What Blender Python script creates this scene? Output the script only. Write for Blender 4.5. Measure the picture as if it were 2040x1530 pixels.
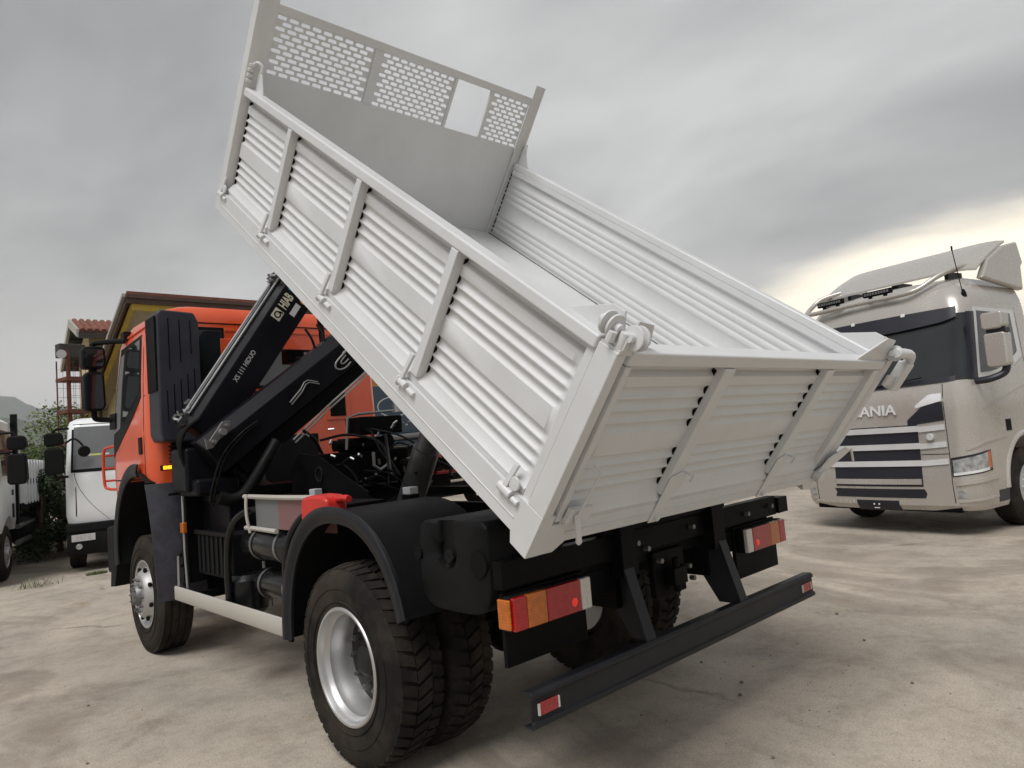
import bpy, bmesh, math, random
from mathutils import Vector, Matrix
random.seed(7)
for o in list(bpy.data.objects):
    bpy.data.objects.remove(o, do_unlink=True)
S = bpy.context.scene
COL = S.collection
R = math.radians

# ------------------------------------------------------------------ camera
YAW, PIT, ROL, FPX = -0.7496, 0.0771, -0.0836, 1396.5
cam_d = bpy.data.cameras.new('camera')
cam = bpy.data.objects.new('camera', cam_d)
COL.objects.link(cam)
_fw = Vector((-math.sin(YAW)*math.cos(PIT), math.cos(YAW)*math.cos(PIT), math.sin(PIT)))
_rt = Vector((math.cos(YAW), math.sin(YAW), 0))
_up = _rt.cross(_fw)
_r2 = math.cos(ROL)*_rt + math.sin(ROL)*_up
_u2 = -math.sin(ROL)*_rt + math.cos(ROL)*_up
cam.matrix_world = Matrix(((_r2.x, _u2.x, -_fw.x, -3.1595), (_r2.y, _u2.y, -_fw.y, -3.6093), (_r2.z, _u2.z, -_fw.z, 1.7182), (0, 0, 0, 1)))
cam_d.sensor_fit = 'HORIZONTAL'
cam_d.sensor_width = 36.0
cam_d.lens = FPX/2040*36.0
cam_d.clip_start = 0.05
cam_d.clip_end = 30000
S.camera = cam

# ------------------------------------------------------------------ sky and sun
SUN_DIR = Vector((-0.50, -0.20, 0.84)).normalized()
sun_el = math.asin(SUN_DIR.z)
sun_az = math.atan2(SUN_DIR.x, SUN_DIR.y)
world = bpy.data.worlds.new('World')
S.world = world
world.use_nodes = True
nt = world.node_tree
for n in list(nt.nodes): nt.nodes.remove(n)
def N(t, **k):
    n = nt.nodes.new(t)
    for a, b in k.items(): setattr(n, a, b)
    return n
def LK(a, b): nt.links.new(a, b)
def wmath(op, a, b=None, clamp=False):
    n = N('ShaderNodeMath', operation=op, use_clamp=clamp)
    for i, v in enumerate((a, b)):
        if v is None: continue
        if isinstance(v, (int, float)): n.inputs[i].default_value = v
        else: LK(v, n.inputs[i])
    return n.outputs[0]
def wramp(src, pts, interp='LINEAR'):
    n = N('ShaderNodeValToRGB')
    n.color_ramp.interpolation = interp
    while len(n.color_ramp.elements) > 1: n.color_ramp.elements.remove(n.color_ramp.elements[-1])
    for i, (p, c) in enumerate(pts):
        e = n.color_ramp.elements[0] if i == 0 else n.color_ramp.elements.new(p)
        e.position = p
        e.color = (c[0], c[1], c[2], 1)
    LK(src, n.inputs[0])
    return n.outputs[0]
def wmix(f, a, b):
    n = N('ShaderNodeMix', data_type='RGBA')
    if isinstance(f, (int, float)): n.inputs['Factor'].default_value = f
    else: LK(f, n.inputs['Factor'])
    for nm, v in (('A', a), ('B', b)):
        s = [x for x in n.inputs if x.name == nm and x.type == 'RGBA'][0]
        if isinstance(v, tuple): s.default_value = (*v, 1)
        else: LK(v, s)
    return [x for x in n.outputs if x.type == 'RGBA'][0]
out = N('ShaderNodeOutputWorld')
bg = N('ShaderNodeBackground')
sky = N('ShaderNodeTexSky', sky_type='NISHITA', sun_disc=False)
sky.sun_elevation = sun_el
sky.sun_rotation = sun_az
skyscale = N('ShaderNodeVectorMath', operation='SCALE')
LK(sky.outputs[0], skyscale.inputs[0]); skyscale.inputs['Scale'].default_value = 0.1
tc = N('ShaderNodeTexCoord')
sep = N('ShaderNodeSeparateXYZ'); LK(tc.outputs['Generated'], sep.inputs[0])
zc = wmath('MAXIMUM', sep.outputs['Z'], 0.0)
den = wmath('ADD', zc, 0.16)
cx = wmath('DIVIDE', sep.outputs['X'], den); cy = wmath('DIVIDE', sep.outputs['Y'], den)
comb = N('ShaderNodeCombineXYZ'); LK(cx, comb.inputs[0]); LK(cy, comb.inputs[1])
def wnoise(scale, detail, rough, off, dist=0.0):
    m = N('ShaderNodeMapping'); m.inputs['Location'].default_value = off; m.inputs['Rotation'].default_value = (0, 0, 0.7); m.inputs['Scale'].default_value = (1.0, 0.62, 1.0)
    LK(comb.outputs[0], m.inputs[0])
    n = N('ShaderNodeTexNoise'); n.inputs['Scale'].default_value = scale; n.inputs['Detail'].default_value = detail; n.inputs['Roughness'].default_value = rough; n.inputs['Distortion'].default_value = dist
    LK(m.outputs[0], n.inputs[0]); return n.outputs[0]
n1 = wnoise(0.55, 5, 0.5, (3.1, 1.7, 0), 0.4)
n2 = wnoise(1.7, 5, 0.55, (8.3, 4.4, 0), 0.3)
nsum = wmath('ADD', wmath('MULTIPLY', n1, 0.68), wmath('MULTIPLY', n2, 0.32))
deck = wramp(nsum, [(0.39, (0.190, 0.190, 0.191)), (0.465, (0.285, 0.285, 0.285)), (0.535, (0.385, 0.384, 0.383)), (0.62, (0.52, 0.518, 0.515))])
# pale haze towards the horizon
hz = wramp(zc, [(0.0, (1, 1, 1)), (0.10, (0.72, 0.72, 0.72)), (0.24, (0.12, 0.12, 0.12)), (0.42, (0, 0, 0))])
deck2 = wmix(hz, deck, (0.68, 0.655, 0.615))
# the lit gap under the cloud deck on the sunset side
gapedge = wmath('ADD', wmath('MULTIPLY', n1, 0.16), wmath('MULTIPLY', n2, 0.10))
dirx = wmath('ADD', wmath('MULTIPLY', sep.outputs['X'], 0.955), wmath('MULTIPLY', sep.outputs['Y'], 0.18))
azf = wramp(dirx, [(0.62, (0, 0, 0)), (0.90, (0.52, 0.52, 0.52)), (0.975, (1, 1, 1))])
lim = wmath('ADD', wmath('MULTIPLY', azf, 0.33), wmath('MULTIPLY', wmath('SUBTRACT', gapedge, 0.13), 1.1))
gapv = wmath('SUBTRACT', lim, zc)
gap = wramp(gapv, [(0.02, (0, 0, 0)), (0.11, (1, 1, 1))], 'EASE')
deck3 = wmix(gap, deck2, (1.40, 1.25, 0.98))
final = wmix(0.95, skyscale.outputs[0], deck3)
LK(final, bg.inputs['Color'])
bg.inputs['Strength'].default_value = 0.76
LK(bg.outputs[0], out.inputs['Surface'])

sun_d = bpy.data.lights.new('sun', 'SUN')
sun_d.energy = 1.5
sun_d.angle = R(30)
sun_d.color = (1.0, 0.985, 0.965)
sun = bpy.data.objects.new('sun', sun_d)
COL.objects.link(sun)
sun.rotation_euler = (-SUN_DIR).to_track_quat('-Z', 'Y').to_euler()
sun.location = (-20, -15, 30)

S.view_settings.view_transform = 'Standard'
S.view_settings.look = 'None'
S.view_settings.exposure = 0.86
S.view_settings.gamma = 1.0
S.view_settings.use_curve_mapping = False
S.render.engine = 'CYCLES'
S.cycles.max_bounces = 4
S.cycles.volume_bounces = 0

# ------------------------------------------------------------------ materials
MATS = {}
def mat(name, col,  rough=0.5, metal=0.0, coat=0.0, var=0.12, vscale=3.0, bump=0.0, bscale=60.0, dirt=None, dirt_amt=0.0, dscale=1.5, spec=0.5, emit=None, estr=0.0, rvar=0.12, ribs=0.0):
    """principled paint / plastic / metal with object-space noise for wear"""
    if name in MATS: return MATS[name]
    m = bpy.data.materials.new(name); m.use_nodes = True
    t = m.node_tree; b = t.nodes['Principled BSDF']
    tcn = t.nodes.new('ShaderNodeTexCoord')
    no = t.nodes.new('ShaderNodeTexNoise'); no.inputs['Scale'].default_value = vscale; no.inputs['Detail'].default_value = 4; no.inputs['Roughness'].default_value = 0.6
    t.links.new(tcn.outputs['Object'], no.inputs[0])
    hsv = t.nodes.new('ShaderNodeHueSaturation'); hsv.inputs['Color'].default_value = (*col, 1)
    mr = t.nodes.new('ShaderNodeMapRange'); mr.inputs['From Min'].default_value = 0.3; mr.inputs['From Max'].default_value = 0.7
    mr.inputs['To Min'].default_value = 1-var; mr.inputs['To Max'].default_value = 1+var
    t.links.new(no.outputs[0], mr.inputs[0]); t.links.new(mr.outputs[0], hsv.inputs['Value'])
    colout = hsv.outputs[0]
    if dirt is not None and dirt_amt > 0:
        n2 = t.nodes.new('ShaderNodeTexNoise'); n2.inputs['Scale'].default_value = dscale; n2.inputs['Detail'].default_value = 5; n2.inputs['Roughness'].default_value = 0.7
        t.links.new(tcn.outputs['Object'], n2.inputs[0])
        rp = t.nodes.new('ShaderNodeMapRange'); rp.inputs['From Min'].default_value = 0.42; rp.inputs['From Max'].default_value = 0.75; rp.inputs['To Min'].default_value = 0; rp.inputs['To Max'].default_value = dirt_amt
        t.links.new(n2.outputs[0], rp.inputs[0])
        mx = t.nodes.new('ShaderNodeMix'); mx.data_type = 'RGBA'
        t.links.new(rp.outputs[0], mx.inputs[0]); t.links.new(colout, mx.inputs[6]); mx.inputs[7].default_value = (*dirt, 1)
        colout = mx.outputs[2]
    t.links.new(colout, b.inputs['Base Color'])
    rr = t.nodes.new('ShaderNodeMapRange'); rr.inputs['From Min'].default_value = 0.3; rr.inputs['From Max'].default_value = 0.7
    rr.inputs['To Min'].default_value = max(0.02, rough-rvar*rough); rr.inputs['To Max'].default_value = min(1, rough+rvar)
    t.links.new(no.outputs[0], rr.inputs[0]); t.links.new(rr.outputs[0], b.inputs['Roughness'])
    b.inputs['Metallic'].default_value = metal
    b.inputs['Coat Weight'].default_value = coat
    b.inputs['Coat Roughness'].default_value = 0.08
    b.inputs['Specular IOR Level'].default_value = spec
    if bump > 0:
        nb = t.nodes.new('ShaderNodeTexNoise'); nb.inputs['Scale'].default_value = bscale; nb.inputs['Detail'].default_value = 2
        t.links.new(tcn.outputs['Object'], nb.inputs[0])
        bp = t.nodes.new('ShaderNodeBump'); bp.inputs['Strength'].default_value = bump; bp.inputs['Distance'].default_value = 0.01
        t.links.new(nb.outputs[0], bp.inputs['Height']); t.links.new(bp.outputs[0], b.inputs['Normal'])
    if ribs > 0:
        wv = t.nodes.new('ShaderNodeTexWave'); wv.bands_direction = 'X'; wv.inputs['Scale'].default_value = ribs; wv.inputs['Distortion'].default_value = 0.0
        w2 = t.nodes.new('ShaderNodeTexWave'); w2.bands_direction = 'Z'; w2.inputs['Scale'].default_value = ribs; ad = t.nodes.new('ShaderNodeMath'); ad.operation = 'ADD'
        t.links.new(tcn.outputs['Object'], wv.inputs[0]); t.links.new(tcn.outputs['Object'], w2.inputs[0]); t.links.new(wv.outputs[1], ad.inputs[0]); t.links.new(w2.outputs[1], ad.inputs[1])
        bp = t.nodes.new('ShaderNodeBump'); bp.inputs['Strength'].default_value = 0.22; bp.inputs['Distance'].default_value = 0.003
        t.links.new(ad.outputs[0], bp.inputs['Height']); t.links.new(bp.outputs[0], b.inputs['Normal'])
    if emit:
        b.inputs['Emission Color'].default_value = (*emit, 1); b.inputs['Emission Strength'].default_value = estr
    MATS[name] = m
    return m

# ------------------------------------------------------------------ mesh helpers
def basis(d, up=Vector((0, 0, 1))):
    d = Vector(d).normalized(); up = Vector(up)
    if abs(d.dot(up)) > 0.98: up = Vector((0, 1, 0)) if abs(d.y) < 0.9 else Vector((1, 0, 0))
    s = d.cross(up).normalized(); u = s.cross(d).normalized()
    return d, s, u
class MB:
    def __init__(self): self.v = []; self.f = []
    def add(self, vs, fs):
        o = len(self.v); self.v += [Vector(p) for p in vs]; self.f += [tuple(i+o for i in f) for f in fs]; return self
    def box(self, x0, x1, y0, y1, z0, z1):
        vs = [(x0, y0, z0), (x1, y0, z0), (x1, y1, z0), (x0, y1, z0), (x0, y0, z1), (x1, y0, z1), (x1, y1, z1), (x0, y1, z1)]
        return self.add(vs, [(0, 3, 2, 1), (4, 5, 6, 7), (0, 1, 5, 4), (1, 2, 6, 5), (2, 3, 7, 6), (3, 0, 4, 7)])
    def bar(self, p, q, w, h, up=(0, 0, 1)):
        p = Vector(p); q = Vector(q); d, s, u = basis(q-p, up); vs = []
        for c in (p, q):
            for a, b in ((-1, -1), (1, -1), (1, 1), (-1, 1)): vs.append(c+s*(a*w/2)+u*(b*h/2))
        return self.add(vs, [(0, 1, 2, 3), (7, 6, 5, 4), (0, 4, 5, 1), (1, 5, 6, 2), (2, 6, 7, 3), (3, 7, 4, 0)])
    def cyl(self, p, q, r, r2=None, n=16):
        p = Vector(p); q = Vector(q); r2 = r if r2 is None else r2; d, s, u = basis(q-p); vs = []
        for c, rr in ((p, r), (q, r2)):
            for i in range(n):
                a = 2*math.pi*i/n; vs.append(c+(s*math.cos(a)+u*math.sin(a))*rr)
        fs = [(i, n+i, n+(i+1) % n, (i+1) % n) for i in range(n)]+[tuple(range(n)), tuple(range(2*n-1, n-1, -1))]
        return self.add(vs, fs)
    def lathe(self, prof, o, axis, n=32, closed=False):
        """prof: list of (radius, distance along axis)"""
        o = Vector(o); d, s, u = basis(axis); vs = []
        for r, h in prof:
            for i in range(n):
                a = 2*math.pi*i/n; vs.append(o+d*h+(s*math.cos(a)+u*math.sin(a))*r)
        m = len(prof); fs = []
        for j in range(m if closed else m-1):
            k = (j+1) % m
            for i in range(n): fs.append((j*n+i, k*n+i, k*n+(i+1) % n, j*n+(i+1) % n))
        if not closed:
            if prof[0][0] > 1e-4: fs.append(tuple(range(n)))
            if prof[-1][0] > 1e-4: fs.append(tuple(range(m*n-1, (m-1)*n-1, -1)))
        return self.add(vs, fs)
    def prism(self, poly, axis, a0, a1):
        """poly in the two other axes (x: y,z / y: x,z / z: x,y), extruded from a0 to a1"""
        def P(c, a): return {'x': (a, c[0], c[1]), 'y': (c[0], a, c[1]), 'z': (c[0], c[1], a)}[axis]
        n = len(poly); vs = [P(c, a0) for c in poly]+[P(c, a1) for c in poly]
        fs = [tuple(range(n)), tuple(range(2*n-1, n-1, -1))]+[(i, n+i, n+(i+1) % n, (i+1) % n) for i in range(n)]
        return self.add(vs, fs)
    def tube(self, pts, r, n=8, smooth=0):
        pts = [Vector(p) for p in pts]
        if smooth: pts = catmull(pts, smooth)
        vs = []; rings = len(pts); up = Vector((0, 0, 1)); s0 = None
        for i, p in enumerate(pts):
            d = (pts[min(i+1, rings-1)]-pts[max(i-1, 0)]).normalized()
            if s0 is None: _, s, u = basis(d)
            else:
                s = (s0-d*s0.dot(d)).normalized(); u = s.cross(d)
            s0 = s
            rr = r[i] if isinstance(r, (list, tuple)) and not smooth else (r if not isinstance(r, (list, tuple)) else r[0])
            for k in range(n):
                a = 2*math.pi*k/n; vs.append(p+(s*math.cos(a)+u*math.sin(a))*rr)
        fs = []
        for j in range(rings-1):
            for k in range(n): fs.append((j*n+k, (j+1)*n+k, (j+1)*n+(k+1) % n, j*n+(k+1) % n))
        fs += [tuple(range(n)), tuple(range(rings*n-1, (rings-1)*n-1, -1))]
        return self.add(vs, fs)
    def grid(self, fn, nu, nv):
        vs = [fn(i/nu, j/nv) for j in range(nv+1) for i in range(nu+1)]; w = nu+1
        return self.add(vs, [(j*w+i, j*w+i+1, (j+1)*w+i+1, (j+1)*w+i) for j in range(nv) for i in range(nu)])
    def slab(self, fn, nu, nv):
        """closed sheet: fn(f,g,side) with side 0 outer, 1 inner"""
        w = nu+1; n = w*(nv+1)
        vs = [fn(i/nu, j/nv, 0) for j in range(nv+1) for i in range(nu+1)]+[fn(i/nu, j/nv, 1) for j in range(nv+1) for i in range(nu+1)]
        fs = []
        for j in range(nv):
            for i in range(nu):
                a = j*w+i; fs.append((a, a+1, a+w+1, a+w)); fs.append((n+a+w, n+a+w+1, n+a+1, n+a))
        for i in range(nu): fs.append((i, n+i, n+i+1, i+1)); b = nv*w+i; fs.append((b+1, n+b+1, n+b, b))
        for j in range(nv): a = j*w; fs.append((a+w, n+a+w, n+a, a)); b = a+nu; fs.append((b, n+b, n+b+w, b+w))
        return self.add(vs, fs)
    def xf(self, M):
        self.v = [M @ p for p in self.v]; return self
    def build(self, name, m, parent=None, bevel=0.0, smooth=True, angle=35, segs=2, fix=True):
        me = bpy.data.meshes.new(name)
        me.from_pydata([tuple(p) for p in self.v], [], self.f)
        if fix:
            bm = bmesh.new(); bm.from_mesh(me); bmesh.ops.recalc_face_normals(bm, faces=bm.faces); bm.to_mesh(me); bm.free()
        me.materials.append(m)
        o = bpy.data.objects.new(name, me); COL.objects.link(o)
        if parent is not None: o.parent = parent
        if smooth:
            me.polygons.foreach_set('use_smooth', [True]*len(me.polygons)); me.set_sharp_from_angle(angle=R(angle))
        if bevel > 0:
            md = o.modifiers.new('bevel', 'BEVEL'); md.width = bevel; md.segments = segs; md.limit_method = 'ANGLE'; md.angle_limit = R(40); md.harden_normals = True
        return o
def catmull(p, k):
    q = [p[0]*2-p[1]]+list(p)+[p[-1]*2-p[-2]]; outp = []
    for i in range(1, len(q)-2):
        for j in range(k):
            t = j/k
            outp.append(0.5*((2*q[i])+(q[i+1]-q[i-1])*t+(2*q[i-1]-5*q[i]+4*q[i+1]-q[i+2])*t*t+(3*q[i]-q[i-1]-3*q[i+1]+q[i+2])*t**3))
    outp.append(p[-1]); return outp
def thing(name, label, cat, loc=(0, 0, 0), rz=0.0, group=None):
    o = bpy.data.objects.new(name, None); COL.objects.link(o); o.location = loc; o.rotation_euler = (0, 0, rz)
    o.empty_display_size = 0.2
    return tag(o, label, cat, group)
def tag(o, label, cat, group=None):
    o['label'] = label; o['category'] = cat
    if group: o['group'] = group
    return o
def copy_tree(o, parent=None):
    c = o.copy(); COL.objects.link(c); c.parent = parent
    for ch in list(o.children): copy_tree(ch, c)
    return c
def text(name, body, m, parent, M, size=0.1, ext=0.002, bold=0.0, sx=1.0, align='CENTER'):
    """flat raised lettering as a mesh"""
    cu = bpy.data.curves.new(name, 'FONT'); cu.body = body; cu.size = size; cu.extrude = ext; cu.align_x = align; cu.align_y = 'CENTER'; cu.offset = bold
    cu.resolution_u = 3
    to = bpy.data.objects.new(name, cu); COL.objects.link(to)
    bpy.context.view_layer.update()
    me = bpy.data.meshes.new_from_object(to.evaluated_get(bpy.context.evaluated_depsgraph_get()))
    bpy.data.objects.remove(to, do_unlink=True); bpy.data.curves.remove(cu)
    me.transform(M @ Matrix.Diagonal((sx, 1, 1, 1)))
    me.name = name; me.materials.clear(); me.materials.append(m)
    o = bpy.data.objects.new(name, me); COL.objects.link(o); o.parent = parent
    return o
def frame(o, x, y):
    """matrix with columns x, y, x cross y at o"""
    x = Vector(x).normalized(); y = Vector(y); y = (y-x*y.dot(x)).normalized(); z = x.cross(y)
    return Matrix(((x.x, y.x, z.x, o[0]), (x.y, y.y, z.y, o[1]), (x.z, y.z, z.z, o[2]), (0, 0, 0, 1)))
def cut(o, cutters):
    """subtract closed MBs from a mesh object and bake the result"""
    tmp = []; bpy.context.view_layer.update()
    for c in cutters:
        k = c.build('cutter', o.data.materials[0], None, smooth=False)
        k.matrix_world = o.matrix_world.copy(); tmp.append(k)
        md = o.modifiers.new('cut', 'BOOLEAN'); md.operation = 'DIFFERENCE'; md.object = k; md.solver = 'EXACT'
    bpy.context.view_layer.update()
    me = bpy.data.meshes.new_from_object(o.evaluated_get(bpy.context.evaluated_depsgraph_get()))
    o.modifiers.clear(); o.data = me
    me.polygons.foreach_set('use_smooth', [True]*len(me.polygons)); me.set_sharp_from_angle(angle=R(35))
    for k in tmp: bpy.data.objects.remove(k, do_unlink=True)
    return o

# lofted truck cab: plan outline with bowed front, rounded corners, straight sides, rounded rear
class Cab:
    def __init__(self, levels): self.L = levels
    def par(self, z):
        L = self.L
        if z <= L[0][0]: return L[0][1:]
        for a, b in zip(L, L[1:]):
            if z <= b[0]:
                t = (z-a[0])/(b[0]-a[0]); return [x+(y-x)*t for x, y in zip(a[1:], b[1:])]
        return L[-1][1:]
    def pt(self, u, z, off=0.0, sgn=1):
        p = self._pt(u, z)
        if off:
            e = 0.004
            du = self._pt(min(u+e, 5), z)-self._pt(max(u-e, 0), z)
            dz = self._pt(u, z+e)-self._pt(u, z-e)
            n = du.cross(dz)
            if n.length < 1e-9: n = Vector((0, -1, 0))
            p = p+n.normalized()*off
        return Vector((p.x*sgn, p.y, p.z))
    def _pt(self, u, z):
        hw, yf, bow, rc, yr = self.par(z); rr = 0.12
        if u <= 1: x = u*(hw-rc); return Vector((x, yf+bow*u*u, z))
        if u <= 2:
            a = (u-1)*math.pi/2; return Vector((hw-rc+rc*math.sin(a), yf+bow+rc*(1-math.cos(a)), z))
        y2 = yf+bow+rc
        if u <= 3: return Vector((hw, y2+(yr-rr-y2)*(u-2), z))
        if u <= 4:
            a = (u-3)*math.pi/2; return Vector((hw-rr+rr*math.cos(a), yr-rr+rr*math.sin(a), z))
        return Vector(((hw-rr)*(5-u), yr, z))
    def ux(self, x, z):
        hw, yf, bow, rc, yr = self.par(z); return min(1.0, x/(hw-rc)) if x <= hw-rc else 1+math.asin(min(1, (x-hw+rc)/rc))/(math.pi/2)
    def uy(self, y, z):
        hw, yf, bow, rc, yr = self.par(z); y2 = yf+bow+rc; rr = 0.12
        return 2+max(0, min(1, (y-y2)/(yr-rr-y2))) if y >= y2 else 1+math.acos(max(-1, min(1, 1-(y-yf-bow)/rc)))/(math.pi/2) if y > yf+bow else 1.0
    def body(self, zs=None):
        us = [i/6 for i in range(6)]+[1+i/8 for i in range(8)]+[2+i/4 for i in range(4)]+[3+i/4 for i in range(4)]+[4, 4.5]
        if zs is None:
            zs = []
            for a, b in zip(self.L, self.L[1:]):
                k = max(1, int((b[0]-a[0])/0.12)); zs += [a[0]+(b[0]-a[0])*i/k for i in range(k)]
            zs.append(self.L[-1][0])
        rings = [[self.pt(u, z) for u in us]+[self.pt(5, z)]+[self.pt(u, z, 0, -1) for u in reversed(us[1:])] for z in zs]
        n = len(rings[0]); mb = MB(); vs = [p for r in rings for p in r]
        fs = [(j*n+i, j*n+(i+1) % n, (j+1)*n+(i+1) % n, (j+1)*n+i) for j in range(len(rings)-1) for i in range(n)]
        fs += [tuple(range(n-1, -1, -1)), tuple(range((len(rings)-1)*n, len(rings)*n))]
        return mb.add(vs, fs)
    def patch(self, a, b, zlo, zhi, off=0.004, thick=0.012, sgn=1, nu=12, nv=8, mb=None):
        """raised panel between edges a and b; edge = ('x',v) | ('y',v) | ('u',v) or a function of z; zlo/zhi numbers or functions of f"""
        def E(e, z):
            if callable(e): e = e(z)
            k, v = e
            if k == 'u': return v
            if k == 'x': return self.ux(v, z) if v >= 0 else -self.ux(-v, z)
            return self.uy(v, z)
        def Z(q, f): return q(f) if callable(q) else q
        def fn(f, g, side):
            z = Z(zlo, f)+(Z(zhi, f)-Z(zlo, f))*g
            u = E(a, z)+(E(b, z)-E(a, z))*f; s = sgn
            if u < 0: u = -u; s = -sgn
            return self.pt(u, z, off-thick*side, s)
        mb = mb or MB()
        return mb.slab(fn, nu, nv)
# ------------------------------------------------------------------ palette
white_paint = mat('white_bed_paint', (0.665, 0.672, 0.675), 0.36, coat=0.25, var=0.03, vscale=1.2, bump=0.02, bscale=220, dirt=(0.44, 0.425, 0.39), dirt_amt=0.24, dscale=2.2)
orange = mat('orange_cab_paint', (0.74, 0.088, 0.020), 0.30, coat=0.6, var=0.04, dirt=(0.5, 0.30, 0.2), dirt_amt=0.10)
black_plastic = mat('black_plastic', (0.0075, 0.0078, 0.0085), 0.52, var=0.2, bump=0.10, bscale=300, dirt=(0.024, 0.022, 0.020), dirt_amt=0.25, spec=0.12)
slate_plastic = mat('slate_plastic', (0.029, 0.031, 0.043), 0.48, var=0.15, bump=0.08, bscale=260, dirt=(0.07, 0.07, 0.07), dirt_amt=0.2, spec=0.4)
chassis_black = mat('chassis_black', (0.0035, 0.0035, 0.004), 0.45, var=0.3, bump=0.06, bscale=90, dirt=(0.012, 0.011, 0.010), dirt_amt=0.3, spec=0.08)
bumper_black = mat('bumper_black', (0.012, 0.013, 0.0165), 0.40, var=0.15, bump=0.05, bscale=150, dirt=(0.05, 0.046, 0.043), dirt_amt=0.18, spec=0.25)
crane_paint = mat('crane_paint', (0.0055, 0.0052, 0.008), 0.42, coat=0.0, var=0.2, dirt=(0.02, 0.018, 0.018), dirt_amt=0.15, spec=0.13)
rubber = mat('tyre_rubber', (0.015, 0.0135, 0.0125), 0.85, var=0.25, bump=0.25, bscale=160, dirt=(0.10, 0.078, 0.058), dirt_amt=0.45, dscale=3.0, spec=0.15)
rim_silver = mat('rim_silver', (0.55, 0.55, 0.55), 0.36, metal=0.75, var=0.08, dirt=(0.25, 0.22, 0.19), dirt_amt=0.25)
steel = mat('bare_steel', (0.45, 0.45, 0.45), 0.38, metal=0.9, var=0.15)
dull_steel = mat('dull_steel', (0.22, 0.22, 0.22), 0.5, metal=0.8, var=0.25)
alu_grey = mat('painted_guard_grey', (0.47, 0.445, 0.40), 0.45, var=0.05, dirt=(0.25, 0.22, 0.18), dirt_amt=0.25)
rub_hose = mat('hose_rubber', (0.007, 0.007, 0.007), 0.5, var=0.2, bump=0.1, bscale=200, spec=0.12)
gloss_black = mat('gloss_black', (0.006, 0.006, 0.007), 0.22, coat=0.15, var=0.1, spec=0.3)
glass_dark = mat('dark_glass', (0.018, 0.021, 0.023), 0.05, var=0.2, spec=0.6, rvar=0.02)
glass_grey = mat('grey_windscreen', (0.16, 0.165, 0.17), 0.06, var=0.15, vscale=0.6, spec=0.6, rvar=0.02)
red_lens = mat('red_lens', (0.36, 0.006, 0.008), 0.12, coat=0.5, var=0.2, vscale=30, ribs=26.0)
red_bright = mat('red_bulb_spot', (0.85, 0.02, 0.01), 0.1, coat=0.5, emit=(1.0, 0.03, 0.01), estr=0.12)
amber_lens = mat('amber_lens', (0.48, 0.12, 0.008), 0.12, coat=0.5, var=0.2, vscale=30, ribs=26.0)
amber_lit = mat('amber_marker', (0.75, 0.25, 0.01), 0.2, emit=(1.0, 0.45, 0.02), estr=0.9)
clear_lens = mat('clear_lens', (0.60, 0.57, 0.52), 0.12, coat=0.5, var=0.1, vscale=40)
reflector_red = mat('red_reflector', (0.30, 0.015, 0.02), 0.2, coat=0.5, var=0.2, vscale=80)
red_can = mat('red_plastic', (0.62, 0.030, 0.022), 0.38, var=0.08)
pad_white = mat('white_pad', (0.55, 0.55, 0.57), 0.5)
pink_sheet = mat('faded_rose_sheet', (0.20, 0.095, 0.095), 0.45, var=0.08, dirt=(0.2, 0.17, 0.16), dirt_amt=0.3)
grey_sheet = mat('grey_sheet', (0.155, 0.158, 0.16), 0.45, var=0.08, dirt=(0.1, 0.1, 0.1), dirt_amt=0.3)
sticker_cream = mat('sticker_cream', (0.62, 0.60, 0.47), 0.4)
sticker_white = mat('sticker_white', (0.55, 0.54, 0.55), 0.4)
sticker_teal = mat('sticker_teal', (0.03, 0.20, 0.20), 0.4, var=0.5, vscale=40)
sticker_yellow = mat('sticker_yellow', (0.75, 0.36, 0.02), 0.4)
print_grey = mat('print_grey', (0.42, 0.42, 0.43), 0.4)
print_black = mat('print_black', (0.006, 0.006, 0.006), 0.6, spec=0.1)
guard_red = mat('guard_red', (0.60, 0.055, 0.02), 0.35, coat=0.3)
shield_violet = mat('dusty_guard_plastic', (0.034, 0.033, 0.045), 0.5, var=0.25, vscale=5, dirt=(0.012, 0.011, 0.011), dirt_amt=0.9, dscale=9, spec=0.4)

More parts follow.
